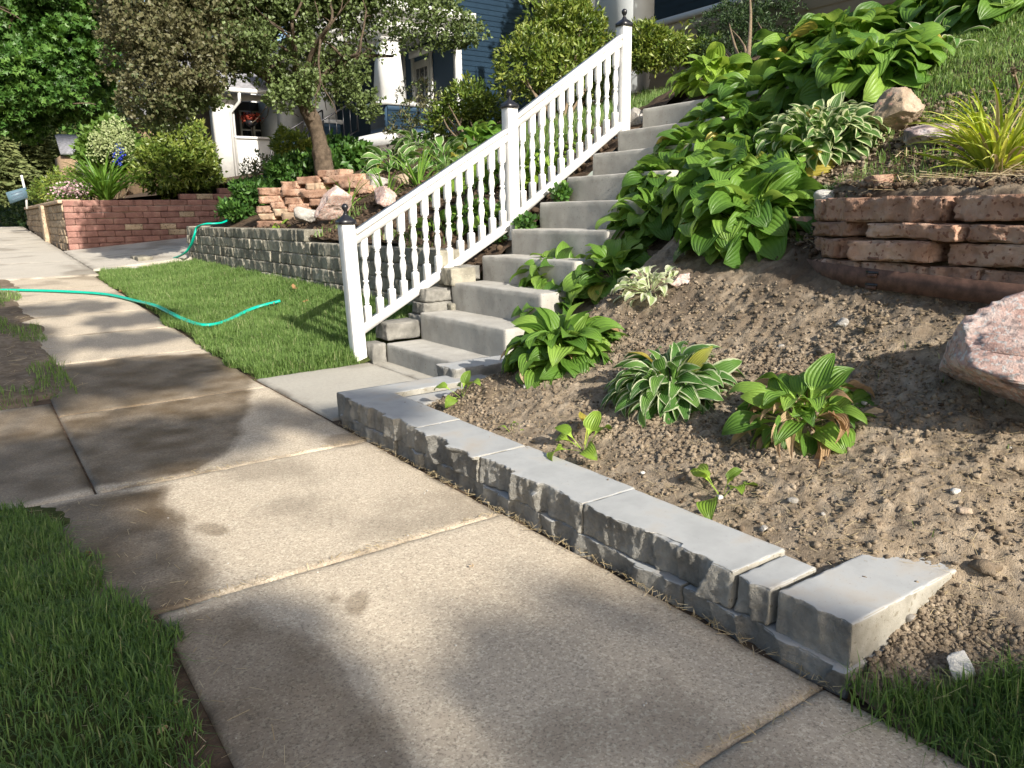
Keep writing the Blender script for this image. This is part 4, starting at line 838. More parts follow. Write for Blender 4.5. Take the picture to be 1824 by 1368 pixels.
shrub('peony_bush', 'broad leaved green shrub right of the tree trunk', at(615, 315), [lb(605, 285, 11.6, 34, .5, 1.), lb(635, 292, 11.4, 30, .4, .8), lb(580, 300, 11.4, 22, .4, .5)], 330, (.12, .075), ML_maple, 11)
shrub('ground_cover', 'dark leafy ground cover spilling down left of the sandstone stack', at(440, 372), [lb(515, 308, 12., 38, .6, 1., .7), lb(455, 345, 12.2, 36, .5, .9, .6), lb(420, 375, 12.4, 24, .5, .6, .6), lb(560, 300, 11.8, 30, .4, .5, .7)], 460, (.09, .05), ML_maple, 12, stems=5, cat='plant')
for i, (px, py, r_, lab) in enumerate([(935, 400, 14, 'leafy vine beside the foot of the middle post'), (895, 420, 12, 'small leafy weed under the lower rail by the fifth step'), (1000, 345, 14, 'leafy vine on soil under the upper rail'), (960, 300, 22, 'green leaves behind the upper balusters near the shrub')]):
    h = hit(px, py + 8); d = float(cf @ (h - CAMP)); rr = r_ * d / FPX; shrub('vine', lab, h, [(h + np.array([0, 0, rr * .7]), (rr, rr, rr * .8), 1.)], 70, (.05, .042), ML_maple, 20 + i, stems=3, cat='plant', rosette=3)
shrub('flowering_plant', 'pink and cream flowers at the near corner of the tan wall', (1.85, 17.8, 1.38), [((1.95, 18., 1.55), (.3, .5, .22), 1.)], 160, (.09, .05), ML_hyd, 30, cat='plant', stems=4)
P = np.array([1.9, 17.7, 1.62]) + rs.normal(size=(400, 3)) * np.array([.16, .28, .09]); V, F, k = leafblades(P, rs.normal(size=(400, 3)), .05, .05, rs); fl = thing('pink_blossom', 'cluster of pale pink blossoms over the tan wall corner', 'flower', (1.9, 17.7, 1.5)); put('bloom', V, F, ML_pink, fl, attrs={'tint': rs.random(len(V))})['kind'] = 'stuff'
shrub('shrub', 'grey green bushy plant behind the daylily on the tan wall', (2.1, 20., 1.4), [((2.1, 20.3, 1.75), (.5, .9, .42), 1.), ((1.9, 22.5, 1.7), (.4, .9, .35), .8)], 420, (.09, .04), ML_rhodo, 31)
shrub('hedge', 'dark shaded hedge at the far left beyond the tan wall', (2.2, 30, .9), [((2., 30., 1.15), (.9, 2.5, .5), 1.), ((.9, 34., 1.1), (1.1, 2.5, .5), 1.), ((0., 39., 1.2), (1.5, 2.5, .6), 1.)], 700, (.14, .07), ML_dkleaf, 32, cat='hedge')

# ------------------------------------------------------------------ trees
def limb_tree(mb, p, d, L, r, depth, rs, tips, bend=.25, splits=(2, 3), taper=.62, up=.1):
    n = 6; P = [p]; q = p.copy(); dd = d / np.linalg.norm(d)
    for i in range(n): dd = dd + rs.normal(size=3) * bend / n ** .5 + np.array([0, 0, up / n]); dd /= np.linalg.norm(dd); q = q + dd * L / n; P.append(q.copy())
    mb.add(*tube(np.array(P), np.linspace(r, r * taper, n + 1), 7 if r > .04 else 4))
    if depth == 0: tips.append(q); return
    for k in range(rs.integers(*splits) + 1 if splits[0] != splits[1] else splits[0]):
        v = dd + rs.normal(size=3) * .62; limb_tree(mb, P[-1 - (k % 2)], v, L * rs.uniform(.62, .85), r * taper * .75, depth - 1, rs, tips, bend, splits, taper, up)
# the small tree in the left bed
st = thing('small_tree', 'small twisted tree with brownish green foliage in left bed', 'tree', gY(578, 305, 11.)); rs = np.random.default_rng(12)
mb = MB(); tr = [gY(580, 318, 11.), gY(574, 280, 11.), gY(566, 240, 11.), gY(553, 205, 11.), gY(535, 178, 11.)]
mb.add(*tube(spline(tr, 14), np.linspace(.135, .10, 14) * (1 + .10 * rs.normal(size=14)), 12)); tips = []
for tgt in ((505, 130), (560, 110), (640, 95), (700, 100), (460, 90), (420, 130), (590, 40), (520, 40), (380, 60)):
    e = gY(tgt[0], tgt[1], 11 + rs.uniform(-1.2, 1.2)); m = (gY(535, 178, 11.) + e) / 2 + rs.normal(size=3) * .12; P = spline([gY(537, 180, 11.), m, e], 9); mb.add(*tube(P, np.linspace(.06, .02, 9), 6))
    for k in range(3): limb_tree(mb, P[-1 - 2 * k], rs.normal(size=3) + np.array([0, 0, .3]), .6, .02, 1, rs, tips, .3, (2, 3))
mb.put('trunk', M_bark, st, smooth=True)['kind'] = 'stuff'
LOB = [lb(250, 60, 11.2, 75, .9, 1.6), lb(312, 98, 10.8, 80, .9, 2.2), lb(270, 160, 11., 62, .8, 1.4), lb(380, 60, 11., 85, .9, 1.8), lb(300, 195, 11.1, 36, .5, .6), lb(360, 165, 11., 34, .5, .5), lb(440, 78, 10.8, 44, .7, .8), lb(600, 155, 10.9, 34, .4, .2), lb(655, 185, 10.8, 26, .3, .2), lb(535, 155, 10.7, 36, .4, .4), lb(480, 60, 11., 80, 1., 1.0), lb(570, 40, 11.2, 80, 1., .6), lb(530, 115, 11., 52, .8, .35), lb(640, 55, 11., 60, .8, .35), lb(610, 130, 10.8, 42, .6, .45),
       lb(725, 35, 10.8, 52, .7, .45), lb(790, 45, 10.6, 50, .5, .5), lb(830, 60, 10.5, 28, .4, .3), lb(520, -60, 11., 120, 1.2, 3.4), lb(350, -60, 11., 120, 1.2, 3.4), lb(700, -50, 11., 110, 1.1, 1.6), lb(230, -20, 11.3, 70, .9, 1.2), lb(500, 170, 10.6, 30, .3, .25)]
V, F, t = crown(LOB, 950, (.058, .042), rs, 4, .1, .40, 44, spread=1.1, lumps=.65, gap_t=-.14, tf=lambda p, t: np.clip(.02 + .45 * t + .46 * sst(2.4, 3.5, p[:, 0] + .5 * vn(p * 1.5, 3) + .6 * (p[:, 2] < 2.6)), 0, 1))
V2, F2, t2 = crown([lb(430, -55, 11., 110, 1., 3.), lb(330, -70, 11.2, 90, .9, 2.), lb(540, -70, 11., 100, 1., 3.), lb(640, -60, 10.8, 80, .9, 1.5), lb(470, -100, 11., 110, 1., 2.5)], 1100, (.075, .055), rs, 4, .1, .2, 46, spread=1.1, lumps=.5, gap_t=-.22)
F = np.concatenate([F, F2 + len(V)]); V = np.concatenate([V, V2]); t = np.concatenate([t, .45 + .5 * t2]); put('crown', V, F, ML_haw, st, attrs={'tint': t})['kind'] = 'stuff'
# big maple far left
mt = thing('maple_tree', 'large green maple with layered foliage at the far left', 'tree', (.2, 26., .85)); rs = np.random.default_rng(13)
mb = MB(); tips = []; mb.add(*tube(spline([(.2, 26, .7), (.25, 26, 3.), (.3, 26., 5.5), (.4, 26, 8.)], 9), np.linspace(.30, .18, 9), 10))
for k in range(9): limb_tree(mb, np.array([.28, 26., 4 + .5 * k]), rs.normal(size=3) * np.array([1, 1, .3]) + np.array([0, 0, .3]), 2.0, .10, 2, rs, tips, .3, (1, 2))
mb.put('trunk', M_bark, mt, smooth=True)['kind'] = 'stuff'
LOB = [lb(30, 40, 25., 90, 1.5, 1.4), lb(110, 90, 24.5, 68, 1.2, 1.2), lb(60, 140, 24.2, 72, 1.2, 1.2), lb(10, 170, 24.5, 60, 1.2, 1.), lb(140, 30, 25., 70, 1.3, 1.1), lb(110, 165, 24.8, 50, 1., .8), lb(-60, 80, 25., 130, 2., 1.6), lb(60, -70, 25., 150, 2.5, 2.), lb(-80, -80, 26., 180, 2.5, 1.8), lb(150, 175, 26., 32, .8, .5), lb(50, 205, 25., 40, .9, .6), lb(180, -20, 27., 60, 1.2, .8), lb(160, 110, 27., 50, 1.2, .8), lb(180, 190, 27., 22, .6, .3), lb(205, 195, 28., 20, .6, .3)]
V, F, t = crown(LOB, 1350, (.155, .14), rs, 5, -.15, .55, 55, lob=True, spread=.8, lumps=.5, gap_t=-.2); put('crown', V, F, ML_maple, mt, attrs={'tint': t})['kind'] = 'stuff'
# spruces
def spruce(label, c, H, Rr, seed):
    rs = np.random.default_rng(seed); o = thing('spruce_tree', label, 'tree', c, 'spruces beyond the tan wall'); mb = MB(); mb.add(*tube([np.array(c), np.array(c) + np.array([0, 0, H])], np.array([.16, .02]), 7)); mb.put('trunk', M_bark, o)
    Ps, Ds, ts = [], [], []
    for h in np.arange(.06, .98, .035):
        nb = int(9 + 8 * (1 - h)); a0 = rs.uniform(0, 6.3)
        for b in range(nb):
            a = a0 + b / nb * 6.283 + rs.normal() * .15; rl = Rr * (1 - h) ** .85 * rs.uniform(.75, 1.1); m = int(14 + rl * 26); s = rs.random(m) ** .7; out = np.array([math.cos(a), math.sin(a), 0]); sd = np.array([-math.sin(a), math.cos(a), 0])
            P = np.asarray(c) + np.array([0, 0, h * H]) + out * (s * rl)[:, None] + sd * (rs.normal(size=m) * .22 * (1 - .5 * s) * rl * .6)[:, None]; P[:, 2] += -.32 * rl * s ** 1.3 + rs.normal(size=m) * .04 + .10 * rl * s ** 3
            Ps.append(P); Ds.append(out * .8 + sd * rs.normal(size=(m, 1)) * .7 + np.array([0, 0, -.15]) + rs.normal(size=(m, 3)) * .25); ts.append(np.clip(rs.normal(.35 + .35 * s, .15), 0, 1))
    P, D, t = np.concatenate(Ps), np.concatenate(Ds), np.concatenate(ts); V, F, k = leafblades(P, D, .40, .15, rs, .1); put('foliage', V, F, ML_spruce, o, attrs={'tint': np.repeat(t, k)})['kind'] = 'stuff'
spruce('olive green spruce left of the grey roofed garage', gY(60, 378, 58.), 8.6, 3.6, 1); spruce('smaller spruce at the left edge behind the yard sign', gY(0, 385, 54.), 6.6, 3.2, 2); spruce('tall spruce right behind the grey roofed garage', gY(125, 330, 68.), 8.4, 3.4, 3)

# ================================================================== houses
def siding(o, a, b, z0, z1, mat, nrm, lap=.13, d=.034, name='siding'):
    """lapped clapboards between plan points a and b as one sawtooth sheet; nrm = outward plan normal."""
    a, b, nr = np.array([*a, 0.]), np.array([*b, 0.]), np.array([*nrm, 0.]); n = max(1, int(round((z1 - z0) / lap))); zz = np.linspace(z0, z1, n + 1); P = []
    for i in range(n): P += [(zz[i], d), (zz[i + 1] - .002, .004)]
    V = []
    for z, off in P: V += [a + nr * off + np.array([0, 0, z]), b + nr * off + np.array([0, 0, z])]
    i = np.arange(len(P) - 1) * 2; return put(name, np.array(V), np.stack([i, i + 1, i + 3, i + 2], 1), mat, o)
def bx(name, o, lo, hi, mat): V, F = box(lo, hi); return put(name, V, F, mat, o)
M_blue = flat_mat('blue_siding', (.030, .062, .105), .6, .08, 5., .3)
M_trim = flat_mat('white_trim', (.58, .58, .57), .55, .04, 6., .3)
M_stucco = flat_mat('white_stucco', (.54, .54, .525), .9, .06, 8., .2, .4, .01)
M_roof = flat_mat('grey_shingle', (.20, .20, .215), .9, .25, 9., .2, .6, .02)
M_glass = flat_mat('window_glass', (.02, .025, .03), .06, .2, 2., .8)
M_tanw = flat_mat('tan_brickwork', (.24, .17, .11), .9, .25, 10., .2, .4, .01)
M_beige = flat_mat('beige_siding', (.36, .33, .28), .7, .05, 5., .3)
M_greyc = flat_mat('grey_column_paint', (.50, .53, .54), .6, .03, 5., .3)
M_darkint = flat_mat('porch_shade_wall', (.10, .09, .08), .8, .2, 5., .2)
bh = thing('blue_house', 'dark blue clapboard house with white trim and a columned porch', 'house', (12, 20, 2.9))
Yb = 17.8; Xb = 11.0; zf = 3.02
siding(bh, (Xb + .12, Yb), (18., Yb), 2.6, 9.2, M_blue, (0, -1)); bx('wall', bh, (Xb + .03, Yb + .01, 2.4), (18, 26, 9.2), M_blue)
siding(bh, (Xb, 26), (Xb, Yb + .12), 3.0, 9.2, M_blue, (-1, 0))
bx('corner_board', bh, (Xb - .03, Yb - .03, 2.6), (Xb + .13, Yb + .13, 5.72), M_trim)
bx('board_cap', bh, (Xb - .09, Yb - .09, 5.72), (Xb + .19, Yb + .19, 5.80), M_trim)
bx('frieze_board', bh, (13.1, Yb - .45, 6.55), (17.9, Yb + .02, 6.72), M_trim)
# front door with four over lights
dy0, dy1 = 19.0, 20.15
d = bx('door', bh, (Xb - .05, dy0 + .14, zf), (Xb + .02, dy1 - .14, 5.18), M_trim)
bx('door_casing', bh, (Xb - .07, dy0, zf), (Xb - .028, dy0 + .14, 5.3), M_trim); bx('door_casing', bh, (Xb - .07, dy1 - .14, zf), (Xb - .028, dy1, 5.3), M_trim); bx('door_head', bh, (Xb - .10, dy0 - .05, 5.3), (Xb - .028, dy1 + .05, 5.5), M_trim)
for j, (ya, yb) in enumerate([(19.28, 19.42), (19.46, 19.70), (19.74, 19.88)]):
    bx('pane', d, (Xb - .056, ya, 4.72), (Xb - .048, yb, 4.98), M_glass); bx('pane', d, (Xb - .056, ya, 3.9), (Xb - .048, yb, 4.66), M_glass)
wn = bx('window', bh, (Xb - .06, 21.2, 3.7), (Xb - .025, 22.4, 5.2), M_trim); bx('pane', wn, (Xb - .066, 21.3, 3.8), (Xb - .058, 22.3, 4.45), M_glass); bx('pane', wn, (Xb - .066, 21.3, 4.5), (Xb - .058, 22.3, 5.1), M_glass)
bx('corner_board', bh, (Xb - .04, 20.55, 3.), (Xb - .026, 20.7, 5.6), M_trim)
# porch
bx('porch_floor', bh, (8.7, 17.35, 2.72), (Xb - .03, 22.6, zf), M_trim); bx('porch_skirt', bh, (8.75, 17.4, 2.3), (Xb - .03, 22.6, 2.72), M_darkint)
bx('porch_ceiling', bh, (8.4, 17.2, 5.58), (Xb - .02, 26, 5.66), M_trim); bx('porch_beam', bh, (8.62, 17.3, 5.28), (9.0, 26, 5.58), M_trim); bx('porch_beam', bh, (9.0, 17.3, 5.32), (Xb - .1, 17.6, 5.58), M_trim)
bx('porch_fascia', bh, (8.25, 17.0, 5.66), (Xb + .1, 26, 5.86), M_trim)
V = np.array([[8.2, 16.95, 5.86], [Xb + .1, 16.95, 6.5], [Xb + .1, 26, 6.5], [8.2, 26, 5.86], [8.2, 16.95, 5.93], [Xb + .1, 16.95, 6.57], [Xb + .1, 26, 6.57], [8.2, 26, 5.93]]); put('porch_roof', V, box((0, 0, 0), (1, 1, 1))[1], M_roof, bh)
for yc in (17.75, 22.0):
    pd = bx('pedestal', bh, (8.68, yc - .42, zf), (9.32, yc + .42, 3.62), M_blue); siding(bh, (8.70, yc - .44), (9.3, yc - .44), zf, 3.62, M_blue, (0, -1), name='pedestal_siding'); siding(bh, (8.66, yc + .4), (8.66, yc - .4), zf, 3.62, M_blue, (-1, 0), name='pedestal_siding')
    bx('pedestal_cap', bh, (8.6, yc - .5, 3.62), (9.4, yc + .5, 3.72), M_trim)
    V = []; 
    for z, h in ((3.72, .30), (5.28, .20)): V += [(9 - h, yc - h, z), (9 + h, yc - h, z), (9 + h, yc + h, z), (9 - h, yc + h, z)]
    put('column', np.array(V), np.array([[0, 3, 2, 1], [4, 5, 6, 7], [0, 1, 5, 4], [1, 2, 6, 5], [2, 3, 7, 6], [3, 0, 4, 7]]), M_trim, bh)
    bx('column_capital', bh, (8.74, yc - .26, 5.12), (9.26, yc + .26, 5.279), M_trim)
bx('porch_rail_cap', bh, (9.4, 17.3, 3.62), (Xb - .1, 17.52, 3.70), M_trim); bx('half_wall', bh, (9.32, 17.36, zf), (Xb - .06, 17.48, 3.62), M_blue); siding(bh, (9.33, 17.355), (Xb - .07, 17.355), zf, 3.62, M_blue, (0, -1), name='half_wall_siding')
# porch steps towards the street with black iron rail
for i in range(5): bx('porch_step', bh, (8.7 - .3 * (i + 1), 19.2, 2.1), (8.7 - .3 * i, 21.4, 2.9 - .17 * i), M_trim)
for y in (19.15, 21.45):
    mb = MB(); P0 = np.array([8.75, y, 3.95]); P1 = np.array([7.2, y, 3.05]); mb.add(*tube([P0, P1], .022, 6)); mb.add(*tube([P0 - [0, 0, .75], P1 - [0, 0, .75]], .018, 6))
    r_ = mb.put('handrail', M_black, bh); r_['kind'] = 'stuff'
    for k in range(9): f = k / 8; p = P0 + (P1 - P0) * f; V, F = tube([p, p - np.array([0, 0, .78])], .011 if 0 < k < 8 else .024, 5); put('rail_bar', V, F, M_black, bh)
bx('stair_cheek', bh, (8.0, 22.6, 2.2), (8.7, 22.8, 3.2), M_blue)
# roof above
V = np.array([[12.6, Yb - .55, 9.2], [18.6, Yb - .55, 9.2], [18.6, 22, 12], [12.6, 22, 12], [12.6, Yb - .55, 9.3], [18.6, Yb - .55, 9.3], [18.6, 22, 12.1], [12.6, 22, 12.1]]); put('roof', V, box((0, 0, 0), (1, 1, 1))[1], M_roof, bh)
# white stucco house
wh = thing('white_house', 'white stucco house with an arched porch beyond the small tree', 'house', (9, 27, 2.5)); Yw = 26.
bx('porch_half_wall', wh, (7.55, Yw, 2.2), (9.15, Yw + .22, 3.52), M_stucco); bx('porch_sill', wh, (7.5, Yw - .06, 3.52), (9.2, Yw + .28, 3.60), M_trim)
bx('pillar', wh, (7.0, Yw - .05, 2.2), (7.62, Yw + .5, 4.86), M_stucco); bx('pillar', wh, (9.12, Yw - .3, 2.2), (9.75, Yw + .3, 6.4), M_stucco)
# arched beam
xs = np.linspace(7.62, 9.12, 13); ar = 4.42 + .32 * np.sqrt(np.clip(1 - ((xs - 8.37) / .75) ** 2, 0, 1)) ** .8; V = []
for yy in (Yw, Yw + .2):
    for x, a in zip(xs, ar): V += [(x, yy, a), (x, yy, 4.90)]
V = np.array(V); n_ = len(xs); i = np.arange(n_ - 1) * 2; Fq = np.concatenate([np.stack([i, i + 2, i + 3, i + 1], 1), np.stack([i + 1, i + 3, i + 2, i], 1) + 2 * n_, np.stack([i, i + 2 * n_, i + 2 + 2 * n_, i + 2], 1)]); put('arch', V, Fq, M_stucco, wh)
bx('porch_back_wall', wh, (7.0, Yw + 2.4, 2.2), (12, Yw + 2.6, 5.0), M_darkint); bx('porch_side_wall', wh, (9.2, Yw + .3, 2.2), (9.4, Yw + 2.4, 5.0), M_stucco)
d = bx('door', wh, (7.75, Yw + 2.33, 2.7), (8.35, Yw + 2.395, 4.6), M_trim); bx('pane', d, (7.85, Yw + 2.32, 3.2), (8.25, Yw + 2.329, 4.45), M_glass)
for x in (8.5, 8.95): w_ = bx('window', wh, (x, Yw + 2.33, 3.4), (x + .4, Yw + 2.395, 4.7), M_trim); bx('pane', w_, (x + .05, Yw + 2.32, 3.45), (x + .35, Yw + 2.329, 4.02), M_glass); bx('pane', w_, (x + .05, Yw + 2.32, 4.08), (x + .35, Yw + 2.329, 4.65), M_glass)
V = np.array([[6.5, Yw - .5, 4.92], [9.6, Yw - .5, 4.92], [9.6, 32, 7.9], [6.5, 32, 7.9], [6.5, Yw - .5, 5.02], [9.6, Yw - .5, 5.02], [9.6, 32, 8.], [6.5, 32, 8.]]); put('roof', V, box((0, 0, 0), (1, 1, 1))[1], M_roof, wh)
bx('gutter', wh, (6.45, Yw - .62, 4.86), (9.1, Yw - .5, 4.98), M_trim)
V, F = tube([(7.68, Yw - .56, 4.86), (7.68, Yw - .5, 4.6), (7.5, Yw - .09, 4.3), (7.5, Yw - .09, 2.3)], .05, 6); put('downspout', V, F, M_trim, wh)
bx('wall', wh, (9.75, Yw + .1, 2.2), (13, Yw + .4, 8.), M_stucco); bx('wall', wh, (6.9, 30.5, 2.), (14., 36., 7.), M_stucco)
bx('wing_half_wall', wh, (10.2, Yw - .5, 2.4), (11.4, Yw - .3, 3.9), M_stucco)
fb = thing('flower_basket', 'hanging basket of red flowers in the white porch arch', 'flower basket', (8.3, 26.5, 4.1)); V, F = lathe([(.05, 0, 0), (.16, .08, 0), (.19, .2, 0)], (8.3, 26.5, 3.95), 12); put('basket', V, F, M_black, fb)
P = np.array([8.3, 26.5, 4.25]) + rs.normal(size=(240, 3)) * np.array([.15, .12, .06]); V, F, k = leafblades(P, rs.normal(size=(240, 3)), .07, .06, rs); put('bloom', V, F, ML_red, fb, attrs={'tint': rs.random(len(V))})['kind'] = 'stuff'
V, F = tube([(8.3, 26.5, 4.15), (8.3, 26.5, 4.9)], .006, 4); put('hanger', V, F, M_black, fb)
# tan house and garage far off
th_ = thing('tan_house', 'tan brick house with grey eaves half hidden behind the bushes', 'house', (6., 33, 2.)); a = gY(222, 216, 33.); b = gY(390, 216, 33.)
bx('wall', th_, (a[0], 33., 1.8), (b[0] + 2, 38, a[2] + .1), M_tanw); bx('eave', th_, (a[0] - .5, 32.4, a[2]), (b[0] + 2, 33.3, a[2] + .16), M_roof)
V = np.array([[a[0] - .6, 32.3, a[2] + .12], [b[0] + 2, 32.3, a[2] + .12], [b[0] + 2, 36, a[2] + 2.2], [a[0] + 1.2, 36, a[2] + 2.2]]); V = np.vstack([V, V + [0, 0, .1]]); put('roof', V, box((0, 0, 0), (1, 1, 1))[1], M_roof, th_)
bx('bay_wall', th_, (a[0] - .75, 34, 1.8), (a[0] - .1, 36, a[2] + .3), M_tanw); bx('bay_eave', th_, (a[0] - 1.0, 33.6, a[2] + .3), (a[0] - .02, 36, a[2] + .42), M_roof)
ga = thing('garage', 'small garage with a grey shingle roof far beyond the flowers', 'garage', gY(125, 305, 45.)); p0, p1, p2, p3_ = gY(98, 243, 47.), gY(175, 245, 47.), gY(182, 277, 45.), gY(108, 276, 45.)
V = np.array([p3_, p2, p1, p0]); V = np.vstack([V, V + [0, 0, .12]]); put('roof', V, box((0, 0, 0), (1, 1, 1))[1], M_roof, ga)
bx('wall', ga, (p3_[0] - .0, 45.3, 1.5), (p2[0], 48., p3_[2] - .02), M_tanw); bx('door', ga, (p3_[0] + .6, 45.22, 2.2), (p3_[0] + 1.2, 45.29, 3.9), M_darkint); bx('window', ga, (p3_[0] + 1.6, 45.22, 3.0), (p3_[0] + 2.4, 45.29, 3.7), M_trim)
# own house at the top right: porch column and knee wall
oh = thing('porch_house', 'pale grey porch column and beige clapboard porch wall at the top', 'house', (9, 9, 3.))
bx('column', oh, (8.85, 9.15, 2.6), (9.3, 10.02, 7.), M_greyc); bx('column_trim', oh, (8.80, 10.03, 2.6), (9.25, 10.25, 7.), M_greyc)
bx('back_wall', oh, (11.5, 6., 2.4), (11.7, 12.0, 8.), M_blue); siding(oh, (11.45, 12), (11.45, 6), 2.4, 8., M_blue, (-1, 0))
siding(oh, (9.0, 8.9), (9.0, 3.0), 2.3, 3.74, M_beige, (-1, 0), .15); bx('wall_core', oh, (9.01, 3., 2.3), (9.2, 8.9, 3.74), M_beige); bx('wall_cap', oh, (8.93, 3., 3.74), (9.26, 8.95, 3.82), M_trim)
# trees behind the houses closing the sky, plus yard trees casting shade
def far_tree(label, base, lobes, per, mat, seed, leaf=(.3, .2)):
    rs = np.random.default_rng(seed); o = thing('broadleaf_tree', label, 'tree', base); V, F = tube([base, np.array(base) + np.array([0, 0, lobes[0][0][2] - base[2]])], np.array([.25, .12]), 8); put('trunk', V, F, M_bark, o)
    V, F, t = crown(lobes, per, leaf, rs, 4, .0, .35, seed, spread=1.); put('crown', V, F, mat, o, attrs={'tint': t})['kind'] = 'stuff'
far_tree('dark tree behind the beige porch wall at the top', (14., 10., 3.), [((14., 9., 6.), (2.5, 3., 3.), 1.), ((13., 5.5, 6.), (2., 2.5, 2.6), 1.)], 2200, ML_dkleaf, 71, (.16, .09))
far_tree('tall tree in the yard between the porch house and blue house', (16., 8.5, 3.), [((15.5, 9., 10.), (2.6, 2.2, 2.0), 1.), ((17.5, 9., 9.), (2., 2.2, 2.4), 1.), ((13.2, 8.8, 9.4), (1.1, 1.8, 2.1), .9)], 1500, ML_maple, 74, (.2, .15))
far_tree('unseen yard tree added to shade the porch house column', (11., 3., 3.2), [((9.3, 5.0, 6.9), (1.0, 1., 1.0), 1.), ((10.8, 4., 8.), (1.5, 1.5, 1.4), 1.)], 1100, ML_maple, 75, (.16, .12))  # out of view, added so its crown shades the porch column
far_tree('broad dark tree closing the view behind the tan house', (8., 52., 3.), [((8., 52., 9.5), (5, 4, 4.5), 1.), ((13., 50., 9.), (5, 4, 5.), 1.)], 1500, ML_maple, 72, (.4, .3))
far_tree('distant dark tree beyond the spruces at the left edge', (-7., 92., 1.), [((-7., 92., 9.), (9., 5, 9.), 1.), ((3., 95., 7.), (7., 4, 7.), 1.)], 1600, ML_dkleaf, 73, (.5, .35))
# yard sign leaning at the far left
sg = thing('yard_sign', 'pale blue yard sign hanging from a white post at the far left', 'sign', gY(38, 372, 24.)); P0, P1 = gY(38, 312, 24.), gY(46, 345, 24.)
M_signb = flat_mat('sign_face', (.085, .14, .18), .5, .1, 4., .4); M_ink = flat_mat('sign_print', (.05, .08, .12), .6, .1, 4.)
V, F = tube([P0, P1, gY(48, 372, 24.)], .03, 6); put('post', V, F, M_trim, sg); V, F = tube([gY(46, 342, 24.), gY(88, 328, 24.)], .015, 5); put('arm', V, F, M_black, sg)
c = [gY(10, 343, 23.9), gY(46, 333, 23.9), gY(50, 352, 23.9), gY(18, 363, 23.9)]; V = np.array(c); V = np.vstack([V, V + [0, .03, 0]]); pn = put('panel', V, box((0, 0, 0), (1, 1, 1))[1], M_signb, sg)
for k in range(3):
    f0, f1 = .22 + .24 * k, .30 + .24 * k; L0, L1 = (c[0] * (1 - f0) + c[3] * f0), (c[1] * (1 - f0) + c[2] * f0); B0, B1 = (c[0] * (1 - f1) + c[3] * f1), (c[1] * (1 - f1) + c[2] * f1)
    q = np.array([B0 * .8 + B1 * .2, B0 * .2 + B1 * .8, L0 * .2 + L1 * .8, L0 * .8 + L1 * .2]) - [0, .006, 0]; put('print_line', q, np.array([[0, 1, 2, 3]]), M_ink, pn)

# ================================================================== grass
def blades(name, X, Y, zf, L, W, mat, seed, lean=.45, comb=(0, 0), label=None):
    r = np.random.default_rng(seed); n = len(X); z = zf(X, Y); a = r.uniform(0, 6.283, n); l = L * r.uniform(.55, 1.25, n) * (1 + .55 * fbm(p3(X * 7, Y * 7), 3, seed + 3)); ln = np.abs(r.normal(0, lean, n)); b = r.uniform(0, 6.283, n)
    dx, dy = np.cos(b) * ln + comb[0], np.sin(b) * ln + comb[1]; sx, sy = np.cos(a) * W / 2, np.sin(a) * W / 2; B = p3(X, Y, z - .004); S = p3(sx, sy, 0); w_ = r.uniform(.7, 1.3, (n, 1)); S = S * w_
    P1 = B + p3(dx * l * .22, dy * l * .22, l * .50); P2 = B + p3(dx * l * .75, dy * l * .75, l * np.maximum(.25, .95 - .45 * ln))
    V = np.stack([B - S, B + S, P1 - S * .85, P1 + S * .85, P2], 1).reshape(-1, 3); i = np.arange(n)[:, None] * 5
    patch = .22 * fbm(p3(X * 1.8, Y * 1.8), 3, seed); t = np.clip(r.beta(2, 2.6, n) * .8 + patch + .05, 0, 1); t = np.where(r.random(n) < .03, 1., t)
    o = put(name, V, [i + np.array([[0, 1, 3, 2]]), i + np.array([[2, 3, 4]])], mat, attrs={'tint': np.repeat(t, 5)}); o['kind'] = 'stuff'
    if label: o['label'] = label; o['category'] = 'grass'
    return o
r = np.random.default_rng(5)
n = 130000; X = 1.39 + 1.54 * r.random(n) ** 1.12; Y = 4.94 + (12.75 - 4.94) * r.random(n) ** 1.25
edge_n = .085 * fbm(p3(X * 0, Y * 1.6), 4, 77); k = (X > 1.445 + .9 * edge_n + .03 * vn(p3(X * 0, Y * 9), 8) + .18 * sst(11.5, 12.8, Y)) & ~((Y < 5.16) & (X > 2.19)) & (Y > 4.985 + .05 * fbm(p3(X * 6, Y * 0), 2, 3)); X, Y = X[k], Y[k]
blades('lawn_grass', X, Y, T_lawn, .078, .0042, M_grass, 1, .8, label='lush green lawn strip between the sidewalk and grey block wall')
n = 62000; X = r.uniform(-.75, .34, n); Y = r.uniform(.7, 3.22, n); lim = np.interp(Y, [.7, 1.5, 1.9, 2.2, 2.5, 2.8, 3.2], [.15, .225, .27, .25, .21, .12, .02]) + .07 * fbm(p3(X * 0, Y * 4.), 3, 78) + .03 * vn(p3(X * 0, Y * 17), 79); dens = .35 + .9 * sst(-.25, .35, fbm(p3(X * 3, Y * 3), 3, 5)); k = (X < lim) & (r.random(n) < dens); X, Y = X[k], Y[k]
blades('verge_grass', X, Y, verge_z, .062, .0032, M_grassd, 2, .95, label='shaded green grass strip left of the sidewalk')
n = 14000; X = r.uniform(-.9, .44, n); Y = r.uniform(5.2, 12., n); k = (fbm(p3(X * 2.2, Y * 1.2), 3, 23) > .02); X, Y = X[k], Y[k]; blades('verge_grass', X, Y, verge2_z, .07, .005, M_grass, 3, .6, label='thin patchy grass on dirt strip by the far sidewalk')
